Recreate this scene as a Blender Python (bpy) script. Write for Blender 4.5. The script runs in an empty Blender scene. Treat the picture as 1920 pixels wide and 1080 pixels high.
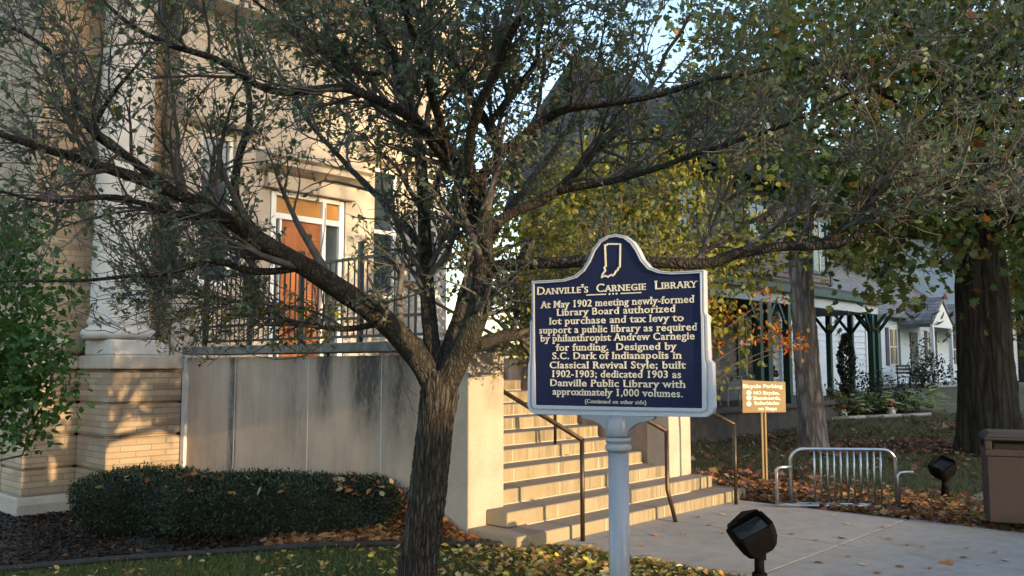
import bpy, math
import numpy as np
from mathutils import Matrix, Vector

# ------------------------------------------------------------------ camera, world, sun
SC = bpy.context.scene
COL = SC.collection
F = 1627.0                      # focal length in pixels of the 1920 px wide photograph
HOR = 685.0                     # horizon row
PITCH = math.atan((HOR - 540.0) / F)
CAMZ = 1.6
cam = bpy.data.cameras.new('camera')
cam.sensor_width = 36.0
cam.lens = F / 1920.0 * 36.0
cam.clip_start = 0.05
cam.clip_end = 2000
camo = bpy.data.objects.new('camera', cam)
COL.objects.link(camo)
camo.location = (0, 0, CAMZ)
camo.rotation_euler = (math.pi / 2 + PITCH, 0, 0)
SC.camera = camo

SUN_EL = math.radians(9.0)
SA = np.array([0.705, -0.709])          # horizontal direction towards the sun
SB = np.array([0.709, 0.705])           # across it
W = bpy.data.worlds.new('World')
SC.world = W
W.use_nodes = True
nt = W.node_tree
bg = nt.nodes['Background']
sky = nt.nodes.new('ShaderNodeTexSky')
sky.sky_type = 'NISHITA'
sky.sun_disc = False
sky.sun_elevation = SUN_EL
sky.sun_rotation = math.atan2(SA[0], SA[1])
sky.altitude = 200
sky.air_density = 1.0
sky.dust_density = 2.0
sky.ozone_density = 1.1
nt.links.new(sky.outputs[0], bg.inputs[0])
bg.inputs[1].default_value = 0.15
sun = bpy.data.lights.new('sun', 'SUN')
sun.energy = 1.6
sun.angle = math.radians(0.55)
sun.color = (1.0, 0.72, 0.40)
suno = bpy.data.objects.new('sun', sun)
COL.objects.link(suno)
suno.location = (20, -18, 12)
Sdir = Vector((SA[0] * math.cos(SUN_EL), SA[1] * math.cos(SUN_EL), math.sin(SUN_EL)))
suno.rotation_euler = Sdir.to_track_quat('Z', 'Y').to_euler()
SC.view_settings.view_transform = 'Standard'
SC.view_settings.look = 'None'
SC.view_settings.exposure = 2.2
SC.view_settings.gamma = 1.0
SC.cycles.max_bounces = 6
SC.cycles.transparent_max_bounces = 8

rng = np.random.default_rng(7)
PI = math.pi


# ------------------------------------------------------------------ geometry helpers
def ray(px, py):
    c = np.array([(px - 960) / F, 1.0, -(py - 540) / F])
    cp, sp = math.cos(PITCH), math.sin(PITCH)
    return np.array([c[0], c[1] * cp - c[2] * sp, c[1] * sp + c[2] * cp])


def at(px, py, Y):
    d = ray(px, py)
    return np.array([0, 0, CAMZ]) + d * (Y / d[1])


def project(P):
    P = np.atleast_2d(P)
    d = P - np.array([0, 0, CAMZ])
    cp, sp = math.cos(PITCH), math.sin(PITCH)
    y = d[:, 1] * cp + d[:, 2] * sp
    z = -d[:, 1] * sp + d[:, 2] * cp
    y = np.where(np.abs(y) < 1e-3, 1e-3, y)
    return 960 + d[:, 0] / y * F, 540 - z / y * F, y


def smooth(a, b, x):
    t = np.clip((x - a) / (b - a), 0, 1)
    return t * t * (3 - 2 * t)


def ground(x, y):
    x = np.asarray(x, float)
    y = np.asarray(y, float)
    return -0.33 * smooth(-1.0, -6.0, x) * smooth(30, 15, y) + 0.72 * smooth(17.0, 34.0, y) * smooth(-2, 4, x)


RV = np.array([0.679, 0.734])
LV = np.array([-0.734, 0.679])
TH = math.atan2(RV[1], RV[0])
UV = np.array(Matrix.Rotation(TH, 4, 'Z'))     # building frame: x = u along the facade, y = v away from the street


def uvp(u, v, z=0.0):
    return (UV @ np.array([u, v, z, 1.0]))[:3]


def frame(loc, rz):
    return np.array(Matrix.Translation(Vector(loc)) @ Matrix.Rotation(rz, 4, 'Z'))


ROOT = {}


def tag(o, label, cat, group=None, kind=None):
    if label:
        o['label'] = label
    if cat:
        o['category'] = cat
    if group:
        o['group'] = group
    if kind:
        o['kind'] = kind
    return o


def thing(name, label, cat, loc=(0, 0, 0), rz=0.0, group=None):
    o = bpy.data.objects.new(name, None)
    o.empty_display_size = 0.2
    COL.objects.link(o)
    o.location = tuple(float(c) for c in loc)
    o.rotation_euler = (0, 0, rz)
    tag(o, label, cat, group)
    ROOT[o.name] = np.linalg.inv(frame(loc, rz))
    return o


class MB:
    def __init__(s, T=None):
        s.v = []
        s.f = []
        s.sm = []
        s.n = 0
        s.T = np.eye(4) if T is None else np.asarray(T)

    def add(s, V, Fc, smooth_=False):
        V = np.asarray(V, float).reshape(-1, 3)
        V = V @ s.T[:3, :3].T + s.T[:3, 3]
        s.v.append(V)
        b = s.n
        s.f += [tuple(int(i) + b for i in f) for f in Fc]
        s.sm += [smooth_] * len(Fc)
        s.n += len(V)
        return s

    def box(s, x0, y0, z0, x1, y1, z1):
        V = [(x, y, z) for z in (z0, z1) for y in (y0, y1) for x in (x0, x1)]
        return s.add(V, [(0, 2, 3, 1), (4, 5, 7, 6), (0, 1, 5, 4), (2, 6, 7, 3), (0, 4, 6, 2), (1, 3, 7, 5)])

    def prism(s, poly, a0, a1, axis='y'):
        """polygon in the plane across axis, extruded from a0 to a1: axis y -> poly (x,z), z -> (x,y), x -> (y,z)"""
        n = len(poly)

        def P(p, a):
            return {'y': (p[0], a, p[1]), 'z': (p[0], p[1], a), 'x': (a, p[0], p[1])}[axis]
        V = [P(p, a0) for p in poly] + [P(p, a1) for p in poly]
        Fc = [tuple(range(n)), tuple(range(2 * n - 1, n - 1, -1))]
        for i in range(n):
            j = (i + 1) % n
            Fc.append((i, i + n, j + n, j))
        return s.add(V, Fc)

    def tube(s, P, R, n=8, cap=True, sm=True):
        P = np.asarray(P, float)
        R = np.broadcast_to(np.asarray(R, float), (len(P),)) if np.ndim(R) == 0 else np.asarray(R, float)
        T = np.gradient(P, axis=0)
        T /= np.linalg.norm(T, axis=1)[:, None] + 1e-12
        up = np.array([0, 0, 1.0]) if abs(T[0, 2]) < 0.9 else np.array([1.0, 0, 0])
        a = np.cross(T, up)
        bad = np.linalg.norm(a, axis=1) < 0.1
        a[bad] = np.cross(T[bad], np.array([0.3, 1.0, 0.1]))
        a /= np.linalg.norm(a, axis=1)[:, None] + 1e-12
        for i in range(1, len(a)):
            if a[i] @ a[i - 1] < 0:
                a[i] = -a[i]
            q = a[i - 1] - T[i] * (a[i - 1] @ T[i])
            nq = np.linalg.norm(q)
            if nq > 0.05:
                a[i] = q / nq
        b = np.cross(T, a)
        th = np.linspace(0, 2 * PI, n, endpoint=False)
        V = P[:, None, :] + R[:, None, None] * (np.cos(th)[None, :, None] * a[:, None, :] + np.sin(th)[None, :, None] * b[:, None, :])
        Fc = []
        for i in range(len(P) - 1):
            for k in range(n):
                k2 = (k + 1) % n
                Fc.append((i * n + k, i * n + k2, (i + 1) * n + k2, (i + 1) * n + k))
        s.add(V.reshape(-1, 3), Fc, sm)
        if cap:
            base = s.n - len(P) * n
            s.f.append(tuple(base + k for k in range(n - 1, -1, -1)))
            s.f.append(tuple(base + (len(P) - 1) * n + k for k in range(n)))
            s.sm += [False, False]
        return s

    def lathe(s, prof, cx, cy, n=24, sm=True):
        """profile [(r,z)] turned about the vertical through cx,cy"""
        th = np.linspace(0, 2 * PI, n, endpoint=False)
        V = [(cx + r * math.cos(t), cy + r * math.sin(t), z) for r, z in prof for t in th]
        Fc = []
        for i in range(len(prof) - 1):
            for k in range(n):
                k2 = (k + 1) % n
                Fc.append((i * n + k, i * n + k2, (i + 1) * n + k2, (i + 1) * n + k))
        s.add(V, Fc, sm)
        base = s.n - len(prof) * n
        s.f.append(tuple(base + k for k in range(n - 1, -1, -1)))
        s.f.append(tuple(base + (len(prof) - 1) * n + k for k in range(n)))
        s.sm += [False, False]
        return s

    def siding(s, a, b, z0, z1, h=0.12, d=0.018):
        """lapped boards on the vertical wall from a to b (2-D), outer side to the right of a->b"""
        a = np.asarray(a, float)
        b = np.asarray(b, float)
        t = (b - a) / np.linalg.norm(b - a)
        nrm = np.array([t[1], -t[0]])
        k = max(1, int(round((z1 - z0) / h)))
        hh = (z1 - z0) / k
        V, Fc = [], []
        for i in range(k):
            q = len(V)
            lo, hi = z0 + i * hh, z0 + (i + 1) * hh
            o = nrm * d
            V += [(*(a + o), lo), (*(b + o), lo), (*b, hi), (*a, hi), (*a, lo), (*b, lo)]
            Fc += [(q, q + 1, q + 2, q + 3), (q + 4, q + 5, q + 1, q)]
        return s.add(V, Fc)

    def build(s, name, mat, parent=None, bevel=0.0, loc=None, rz=0.0, col=None, seg=2):
        V = np.concatenate(s.v) if s.v else np.zeros((0, 3))
        if parent is not None:
            M = ROOT[parent.name]
        elif loc is not None:
            M = np.linalg.inv(frame(loc, rz))
        else:
            M = np.eye(4)
        V = V @ M[:3, :3].T + M[:3, 3]
        me = bpy.data.meshes.new(name)
        me.vertices.add(len(V))
        me.vertices.foreach_set('co', V.astype(np.float32).ravel())
        tot = np.array([len(f) for f in s.f], np.int32)
        start = np.concatenate([[0], np.cumsum(tot)[:-1]]).astype(np.int32) if len(tot) else np.zeros(0, np.int32)
        idx = np.concatenate([np.asarray(f, np.int32) for f in s.f]) if len(tot) else np.zeros(0, np.int32)
        me.loops.add(len(idx))
        me.loops.foreach_set('vertex_index', idx)
        me.polygons.add(len(tot))
        me.polygons.foreach_set('loop_start', start)
        me.polygons.foreach_set('loop_total', tot)
        me.polygons.foreach_set('use_smooth', np.array(s.sm, bool))
        me.update(calc_edges=True)
        me.validate()
        if col is not None:
            at_ = me.color_attributes.new('Col', 'FLOAT_COLOR', 'POINT')
            c4 = np.ones((len(V), 4), np.float32)
            c4[:, :3] = col
            at_.data.foreach_set('color', c4.ravel())
        if mat is not None:
            me.materials.append(mat)
        o = bpy.data.objects.new(name, me)
        COL.objects.link(o)
        if parent is not None:
            o.parent = parent
            ROOT[o.name] = ROOT[parent.name]
        elif loc is not None:
            o.location = tuple(float(c) for c in loc)
            o.rotation_euler = (0, 0, rz)
            ROOT[o.name] = M
        else:
            ROOT[o.name] = M
        if bevel:
            m = o.modifiers.new('bevel', 'BEVEL')
            m.width = bevel
            m.segments = seg
            m.limit_method = 'ANGLE'
            m.angle_limit = math.radians(40)
        return o


class BigMesh:
    """fast builder for many equal small polygons"""

    def __init__(s):
        s.V, s.C, s.faces, s.n = [], [], [], 0

    def add(s, V, faces, C):
        # V (n,k,3), faces (m,q) local indices, C (n,3)
        n, k, _ = V.shape
        s.V.append(V.reshape(-1, 3))
        s.C.append(np.repeat(C, k, axis=0))
        base = s.n + np.arange(n)[:, None, None] * k
        s.faces.append((base + np.asarray(faces)[None]).reshape(-1, np.asarray(faces).shape[1]))
        s.n += n * k

    def build(s, name, mat, parent=None, loc=None):
        V = np.concatenate(s.V)
        C = np.concatenate(s.C)
        if parent is not None:
            M = ROOT[parent.name]
            V = V @ M[:3, :3].T + M[:3, 3]
        elif loc is not None:
            V = V - np.asarray(loc)
        me = bpy.data.meshes.new(name)
        me.vertices.add(len(V))
        me.vertices.foreach_set('co', V.astype(np.float32).ravel())
        tot = np.concatenate([np.full(len(f), f.shape[1], np.int32) for f in s.faces])
        idx = np.concatenate([f.ravel() for f in s.faces]).astype(np.int32)
        start = np.concatenate([[0], np.cumsum(tot)[:-1]]).astype(np.int32)
        me.loops.add(len(idx))
        me.loops.foreach_set('vertex_index', idx)
        me.polygons.add(len(tot))
        me.polygons.foreach_set('loop_start', start)
        me.polygons.foreach_set('loop_total', tot)
        me.update(calc_edges=True)
        a = me.color_attributes.new('Col', 'FLOAT_COLOR', 'POINT')
        c4 = np.ones((len(V), 4), np.float32)
        c4[:, :3] = C
        a.data.foreach_set('color', c4.ravel())
        me.materials.append(mat)
        o = bpy.data.objects.new(name, me)
        COL.objects.link(o)
        if parent is not None:
            o.parent = parent
            ROOT[o.name] = ROOT[parent.name]
        elif loc is not None:
            o.location = tuple(float(c) for c in loc)
        return o


def unit(v):
    return v / (np.linalg.norm(v, axis=-1, keepdims=True) + 1e-12)


def basis(d, nrm):
    d = unit(d)
    nrm = nrm - d * np.sum(nrm * d, axis=1, keepdims=True)
    nrm = unit(nrm)
    return d, np.cross(d, nrm), nrm


OVAL = np.array([(0, 0, 0), (0.32, -0.5, 0.16), (0.70, -0.38, 0.12), (1, 0, -0.05), (0.70, 0.38, 0.12), (0.32, 0.5, 0.16)])
OVAL_F = np.array([(0, 1, 2, 3), (0, 3, 4, 5)])
_m = [(0, 0), (0.12, -0.30), (0.34, -0.52), (0.36, -0.26), (0.62, -0.46), (0.62, -0.17), (1, 0), (0.62, 0.17), (0.62, 0.46), (0.36, 0.26), (0.34, 0.52), (0.12, 0.30)]
MAPLE = np.array([(0.38, 0, 0.0)] + [(x, y, 0.14 * abs(y) + 0.06 * (x > 0.9)) for x, y in _m])
MAPLE_F = np.array([(0, 1 + i, 1 + (i + 1) % 12) for i in range(12)])


def add_leaves(bm, P, d, nrm, L, Wd, C, maple=False):
    d, s, nn = basis(d, nrm)
    shp, fc = (MAPLE, MAPLE_F) if maple else (OVAL, OVAL_F)
    L = np.broadcast_to(L, (len(P),))[:, None, None]
    Wd = np.broadcast_to(Wd, (len(P),))[:, None, None]
    curl = rng.uniform(0.2, 1.8, (len(P), 1, 1))
    V = P[:, None, :] + L * shp[None, :, 0:1] * d[:, None, :] + Wd * shp[None, :, 1:2] * s[:, None, :] + Wd * curl * shp[None, :, 2:3] * nn[:, None, :]
    bm.add(V, fc, C)


def pick(cols, n, var=0.18):
    """n colours from a weighted list [(weight,(r,g,b))] with some variation"""
    w = np.array([c[0] for c in cols], float)
    A = np.array([c[1] for c in cols], float)
    i = rng.choice(len(cols), n, p=w / w.sum())
    c = A[i] * rng.normal(1.0, var, (n, 1)) * rng.normal(1, 0.06, (n, 3))
    return np.clip(c, 0.004, 0.95)


# ------------------------------------------------------------------ materials
def nodes(name):
    m = bpy.data.materials.new(name)
    m.use_nodes = True
    t = m.node_tree
    return m, t, t.nodes['Principled BSDF']


def N(t, typ, **kw):
    n = t.nodes.new(typ)
    for k, v in kw.items():
        setattr(n, k, v)
    return n


def coords(t, stretch=(1, 1, 1)):
    tc = N(t, 'ShaderNodeTexCoord')
    mp = N(t, 'ShaderNodeMapping')
    mp.inputs['Scale'].default_value = stretch
    t.links.new(tc.outputs['Object'], mp.inputs['Vector'])
    return mp.outputs['Vector']


def noise(t, vec, scale, detail=6, rough=0.6):
    n = N(t, 'ShaderNodeTexNoise')
    n.inputs['Scale'].default_value = scale
    n.inputs['Detail'].default_value = detail
    n.inputs['Roughness'].default_value = rough
    t.links.new(vec, n.inputs['Vector'])
    return n.outputs['Fac']


def ramp(t, fac, stops):
    r = N(t, 'ShaderNodeValToRGB')
    e = r.color_ramp.elements
    while len(e) < len(stops):
        e.new(0.5)
    for i, (p, c) in enumerate(stops):
        e[i].position = p
        e[i].color = (*c, 1) if len(c) == 3 else c
    t.links.new(fac, r.inputs['Fac'])
    return r.outputs['Color']


def mix(t, a, b, fac, mode='MIX'):
    m = N(t, 'ShaderNodeMix', data_type='RGBA', blend_type=mode)
    for sock, val in ((m.inputs['Factor'], fac), (m.inputs['A'], a), (m.inputs['B'], b)):
        if hasattr(val, 'links') or isinstance(val, bpy.types.NodeSocket):
            t.links.new(val, sock)
        elif isinstance(val, (int, float)):
            sock.default_value = val
        else:
            sock.default_value = (*val, 1)
    return m.outputs['Result']


def bump(t, bsdf, height, strength=0.4, dist=0.01):
    b = N(t, 'ShaderNodeBump')
    b.inputs['Strength'].default_value = strength
    b.inputs['Distance'].default_value = dist
    t.links.new(height, b.inputs['Height'])
    t.links.new(b.outputs['Normal'], bsdf.inputs['Normal'])


def math_(t, op, a, b=None, c=None):
    m = N(t, 'ShaderNodeMath', operation=op)
    for i, v in enumerate((a, b, c)):
        if v is None:
            continue
        if isinstance(v, (int, float)):
            m.inputs[i].default_value = v
        else:
            t.links.new(v, m.inputs[i])
    return m.outputs[0]


def pmat(name, c1, c2, scale=6, rough=0.7, bmp=0.3, metal=0.0, stretch=(1, 1, 1), fine=60, dist=0.006, spec=0.5, lo=0.35, hi=0.65, mott=0.7):
    m, t, b = nodes(name)
    v = coords(t, stretch)
    n1 = noise(t, v, scale)
    c = ramp(t, n1, [(lo, c1), (hi, c2)])
    n2 = noise(t, v, fine, 3)
    c = mix(t, c, ramp(t, n2, [(0.3, (0.78, 0.78, 0.78)), (0.7, (1.12, 1.12, 1.12))]), mott, 'MULTIPLY')
    t.links.new(c, b.inputs['Base Color'])
    b.inputs['Roughness'].default_value = rough
    b.inputs['Metallic'].default_value = metal
    b.inputs['Specular IOR Level'].default_value = spec
    if bmp:
        bump(t, b, n2, bmp, dist)
    return m


def leafmat(name, trans=0.35, rough=0.5, spec=0.4):
    m, t, b = nodes(name)
    a = N(t, 'ShaderNodeVertexColor', layer_name='Col')
    b.inputs['Roughness'].default_value = rough
    b.inputs['Specular IOR Level'].default_value = spec
    v = coords(t)
    c = mix(t, a.outputs['Color'], ramp(t, noise(t, v, 40, 2), [(0.3, (0.7, 0.7, 0.7)), (0.7, (1.2, 1.2, 1.2))]), 0.6, 'MULTIPLY')
    t.links.new(c, b.inputs['Base Color'])
    tr = N(t, 'ShaderNodeBsdfTranslucent')
    tc = mix(t, c, (1.0, 1.0, 0.55), 1.0, 'MULTIPLY')
    t.links.new(tc, tr.inputs['Color'])
    ms = N(t, 'ShaderNodeMixShader')
    ms.inputs[0].default_value = trans
    t.links.new(b.outputs[0], ms.inputs[1])
    t.links.new(tr.outputs[0], ms.inputs[2])
    t.links.new(ms.outputs[0], t.nodes['Material Output'].inputs['Surface'])
    return m


def brickmat(name, cols, mortar, w, h, joint=0.006, bmp=0.5):
    m, t, b = nodes(name)
    tc = N(t, 'ShaderNodeTexCoord')
    sx = N(t, 'ShaderNodeSeparateXYZ')
    t.links.new(tc.outputs['Object'], sx.inputs[0])
    cx = N(t, 'ShaderNodeCombineXYZ')
    t.links.new(math_(t, 'ADD', sx.outputs[0], sx.outputs[1]), cx.inputs[0])
    t.links.new(sx.outputs[2], cx.inputs[1])
    br = N(t, 'ShaderNodeTexBrick')
    br.inputs['Scale'].default_value = 1.0
    br.inputs['Brick Width'].default_value = w
    br.inputs['Row Height'].default_value = h
    br.inputs['Mortar Size'].default_value = joint
    br.inputs['Mortar Smooth'].default_value = 0.3
    br.inputs['Color1'].default_value = (0, 0, 0, 1)
    br.inputs['Color2'].default_value = (1, 1, 1, 1)
    br.inputs['Mortar'].default_value = (0.5, 0.5, 0.5, 1)
    t.links.new(cx.outputs[0], br.inputs['Vector'])
    v = coords(t)
    n1 = noise(t, v, 2.2)
    n2 = noise(t, v, 70, 3)
    base = ramp(t, br.outputs['Color'], [(0.0, cols[0]), (0.5, cols[1]), (1.0, cols[2])])
    base = mix(t, base, ramp(t, n1, [(0.3, (0.72, 0.72, 0.72)), (0.7, (1.12, 1.12, 1.12))]), 0.8, 'MULTIPLY')
    base = mix(t, base, ramp(t, n2, [(0.3, (0.8, 0.8, 0.8)), (0.7, (1.1, 1.1, 1.1))]), 0.7, 'MULTIPLY')
    c = mix(t, base, mortar, br.outputs['Fac'])
    t.links.new(c, b.inputs['Base Color'])
    b.inputs['Roughness'].default_value = 0.85
    hgt = math_(t, 'SUBTRACT', math_(t, 'MULTIPLY', n2, 0.3), br.outputs['Fac'])
    bump(t, b, hgt, bmp, 0.006)
    return m


def barkmat(name, c1, c2, moss=None, scale=9, str_=0.12, strength=0.9):
    m, t, b = nodes(name)
    v = coords(t, (1, 1, str_))
    w = noise(t, v, scale, 8, 0.7)
    vo = N(t, 'ShaderNodeTexVoronoi', feature='DISTANCE_TO_EDGE')
    vo.inputs['Scale'].default_value = scale * 1.8
    vd = mix(t, v, N_color(t, v), 0.12)
    t.links.new(vd, vo.inputs['Vector'])
    crack = ramp(t, vo.outputs['Distance'], [(0.0, (0, 0, 0)), (0.25, (1, 1, 1))])
    c = ramp(t, w, [(0.35, c1), (0.68, c2)])
    c = mix(t, c, mix(t, c, (0.42, 0.40, 0.38), 1.0, 'MULTIPLY'), math_(t, 'SUBTRACT', 1.0, crack))
    if moss:
        n = noise(t, coords(t), 3.0, 5)
        c = mix(t, c, moss, ramp(t, n, [(0.50, (0, 0, 0)), (0.72, (0.7, 0.7, 0.7))]))
    t.links.new(c, b.inputs['Base Color'])
    b.inputs['Roughness'].default_value = 0.92
    b.inputs['Specular IOR Level'].default_value = 0.2
    h = math_(t, 'ADD', crack, math_(t, 'MULTIPLY', noise(t, coords(t), 90, 4), 0.6))
    bump(t, b, h, strength, 0.02)
    return m


def N_color(t, vec):
    n = N(t, 'ShaderNodeTexNoise')
    n.inputs['Scale'].default_value = 5
    t.links.new(vec, n.inputs['Vector'])
    return n.outputs['Color']


M = {}
M['limestone'] = pmat('limestone', (0.41, 0.345, 0.275), (0.51, 0.445, 0.365), 2.5, 0.85, 0.15)
M['column_stone'] = pmat('column_stone', (0.50, 0.46, 0.415), (0.60, 0.56, 0.51), 2.5, 0.85, 0.1, mott=0.4)
M['stone_base'] = pmat('stone_base', (0.36, 0.33, 0.30), (0.48, 0.45, 0.41), 3, 0.9, 0.3)
M['brick'] = brickmat('brick', [(0.30, 0.212, 0.135), (0.46, 0.350, 0.238), (0.38, 0.280, 0.185)], (0.25, 0.205, 0.15), 0.40, 0.0775, 0.008, 0.7)
M['white_paint'] = pmat('white_paint', (0.74, 0.74, 0.73), (0.82, 0.82, 0.80), 4, 0.5, 0.05)
M['door_wood'] = pmat('door_wood', (0.25, 0.085, 0.032), (0.36, 0.135, 0.05), 6, 0.35, 0.15, stretch=(1, 1, 0.08))
M['iron'] = pmat('iron', (0.012, 0.012, 0.014), (0.03, 0.03, 0.033), 9, 0.45, 0.1)
M['rail_metal'] = pmat('rail_metal', (0.055, 0.038, 0.025), (0.10, 0.07, 0.045), 12, 0.38, 0.05, metal=0.7)
M['galvanised'] = pmat('galvanised', (0.42, 0.44, 0.47), (0.58, 0.60, 0.62), 14, 0.30, 0.05, metal=0.95)
M['silver_paint'] = pmat('silver_paint', (0.27, 0.285, 0.315), (0.31, 0.325, 0.355), 2, 0.40, 0.03, metal=0.1, mott=0.2)
M['silver_rim'] = pmat('silver_rim', (0.43, 0.45, 0.51), (0.49, 0.51, 0.57), 2, 0.45, 0.03, metal=0.1, mott=0.25)
M['marker_blue'] = pmat('marker_blue', (0.005, 0.008, 0.040), (0.008, 0.013, 0.056), 10, 0.6, 0.25, spec=0.25, fine=130, dist=0.002)
M['cream_letters'] = pmat('cream_letters', (0.66, 0.60, 0.46), (0.78, 0.72, 0.58), 30, 0.5, 0.0)
M['black_plastic'] = pmat('black_plastic', (0.003, 0.003, 0.0035), (0.006, 0.006, 0.007), 12, 0.75, 0.1, spec=0.06)
M['lens'] = pmat('lens', (0.02, 0.022, 0.026), (0.035, 0.038, 0.042), 4, 0.12, 0)
M['sign_tan'] = pmat('sign_tan', (0.27, 0.185, 0.085), (0.32, 0.225, 0.105), 5, 0.45, 0.03)
M['sign_white'] = pmat('sign_white', (0.80, 0.78, 0.70), (0.86, 0.84, 0.76), 5, 0.5, 0)
M['bin_brown'] = pmat('bin_brown', (0.022, 0.0145, 0.0145), (0.034, 0.023, 0.022), 60, 0.75, 0.5, fine=200, dist=0.003)
M['dark'] = pmat('dark_opening', (0.006, 0.006, 0.007), (0.012, 0.012, 0.013), 4, 0.9, 0)
M['glass'] = pmat('glass', (0.02, 0.03, 0.04), (0.05, 0.07, 0.09), 0.8, 0.06, 0.0, spec=0.9)
M['house_grey'] = pmat('house_grey', (0.16, 0.145, 0.155), (0.21, 0.195, 0.205), 3, 0.75, 0.1)
M['house_green'] = pmat('house_green', (0.010, 0.050, 0.048), (0.018, 0.075, 0.070), 5, 0.45, 0.05)
M['white_siding'] = pmat('white_siding', (0.56, 0.66, 0.76), (0.64, 0.74, 0.84), 2, 0.55, 0.04)
M['shingle_grey'] = brickmat('shingle_grey', [(0.14, 0.15, 0.17), (0.20, 0.21, 0.23), (0.25, 0.26, 0.28)], (0.08, 0.08, 0.09), 0.3, 0.14, 0.012)
M['roof_dark'] = brickmat('roof_dark', [(0.05, 0.055, 0.06), (0.07, 0.075, 0.08), (0.09, 0.095, 0.10)], (0.03, 0.03, 0.03), 0.3, 0.14, 0.012)
M['shutter'] = pmat('shutter', (0.018, 0.028, 0.05), (0.03, 0.042, 0.07), 5, 0.5, 0)
M['stem_dark'] = pmat('stem_dark', (0.05, 0.04, 0.034), (0.10, 0.08, 0.07), 12, 0.9, 0.3)
M['coping'] = pmat('coping_stone', (0.13, 0.115, 0.095), (0.27, 0.24, 0.205), 5, 0.9, 0.4)
M['deck'] = pmat('deck', (0.07, 0.06, 0.055), (0.13, 0.11, 0.10), 4, 0.8, 0.2)
M['soil'] = pmat('soil', (0.022, 0.015, 0.011), (0.055, 0.036, 0.025), 14, 0.95, 0.9, fine=70, dist=0.03)
M['edging'] = pmat('edging', (0.012, 0.011, 0.010), (0.03, 0.026, 0.022), 10, 0.7, 0.2)
M['statue'] = pmat('statue', (0.06, 0.025, 0.018), (0.11, 0.045, 0.03), 9, 0.6, 0.3)
M['wicker'] = pmat('wicker', (0.30, 0.28, 0.25), (0.45, 0.42, 0.38), 40, 0.8, 0.5)
M['red'] = pmat('red_ornament', (0.35, 0.03, 0.03), (0.45, 0.05, 0.04), 6, 0.4, 0)
M['bark_front'] = barkmat('bark_front', (0.056, 0.047, 0.039), (0.135, 0.115, 0.095), (0.070, 0.080, 0.045), 24, 0.14, 1.0)
M['bark_limb'] = barkmat('bark_limb', (0.038, 0.032, 0.028), (0.088, 0.075, 0.064), (0.055, 0.062, 0.038), 24, 0.45, 0.6)
M['bark_grey'] = barkmat('bark_grey', (0.27, 0.235, 0.22), (0.50, 0.455, 0.43), None, 6, 0.16)
M['bark_dark'] = barkmat('bark_dark', (0.035, 0.030, 0.026), (0.085, 0.072, 0.060), (0.05, 0.055, 0.035), 5, 0.10)
M['twig'] = pmat('twig', (0.068, 0.058, 0.053), (0.14, 0.124, 0.116), 12, 0.9, 0.3)
M['leaf'] = leafmat('leaf', 0.45)
M['leaf_dry'] = leafmat('leaf_dry', 0.15, 0.7, 0.2)
M['leaf_dark'] = leafmat('leaf_dark', 0.12, 0.45, 0.5)
M['grass'] = leafmat('grass', 0.35, 0.6, 0.3)
M['brick_red'] = brickmat('brick_red', [(0.22, 0.09, 0.06), (0.28, 0.12, 0.08), (0.25, 0.10, 0.07)], (0.3, 0.28, 0.25), 0.22, 0.075)


def wall_material():
    """rendered concrete with dark run-off stains at fixed places along the wall (local x = along the wall)"""
    m, t, b = nodes('stained_render')
    tc = N(t, 'ShaderNodeTexCoord')
    sx = N(t, 'ShaderNodeSeparateXYZ')
    t.links.new(tc.outputs['Object'], sx.inputs[0])
    X, Z = sx.outputs[1], sx.outputs[2]
    v = coords(t)
    n1 = noise(t, v, 1.6, 6)
    n2 = noise(t, coords(t, (1, 1, 0.15)), 7, 6, 0.7)
    n3 = noise(t, v, 55, 3)
    c = ramp(t, n1, [(0.3, (0.45, 0.325, 0.24)), (0.7, (0.56, 0.415, 0.315))])
    c = mix(t, c, ramp(t, n2, [(0.3, (0.80, 0.79, 0.78)), (0.7, (1.08, 1.08, 1.08))]), 0.8, 'MULTIPLY')
    c = mix(t, c, ramp(t, n3, [(0.3, (0.88, 0.88, 0.88)), (0.7, (1.07, 1.07, 1.07))]), 0.7, 'MULTIPLY')
    n4 = noise(t, coords(t, (1, 1, 0.35)), 13, 10, 0.85)
    total = None
    for cx, w, ztop, zbot, k in ((4.25, 0.12, 1.6, -0.5, 0.65), (1.55, 0.34, 1.75, 0.75, 1.0), (2.32, 0.17, 1.75, 0.85, 0.85), (1.05, 0.28, 1.75, 0.6, 0.6), (2.9, 0.25, 1.75, 0.2, 0.3), (0.55, 0.2, 1.75, 0.4, 0.4)):
        d = math_(t, 'ABSOLUTE', math_(t, 'SUBTRACT', X, cx))
        mx = math_(t, 'SUBTRACT', 1.0, math_(t, 'MINIMUM', math_(t, 'DIVIDE', d, w), 1.0))
        mz = N(t, 'ShaderNodeMapRange')
        mz.inputs['From Min'].default_value = zbot
        mz.inputs['From Max'].default_value = zbot + 0.7
        t.links.new(Z, mz.inputs['Value'])
        s = math_(t, 'MULTIPLY', math_(t, 'MULTIPLY', math_(t, 'POWER', mx, 0.6), mz.outputs[0]), k)
        total = s if total is None else math_(t, 'MAXIMUM', total, s)
    th = math_(t, 'MULTIPLY', total, math_(t, 'SUBTRACT', math_(t, 'MULTIPLY', n4, 6.0), 1.8))
    th = math_(t, 'MAXIMUM', math_(t, 'MINIMUM', th, 0.9), 0.0)
    c = mix(t, c, (0.055, 0.05, 0.045), th)
    t.links.new(c, b.inputs['Base Color'])
    b.inputs['Roughness'].default_value = 0.9
    bump(t, b, n3, 0.2, 0.006)
    return m


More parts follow.
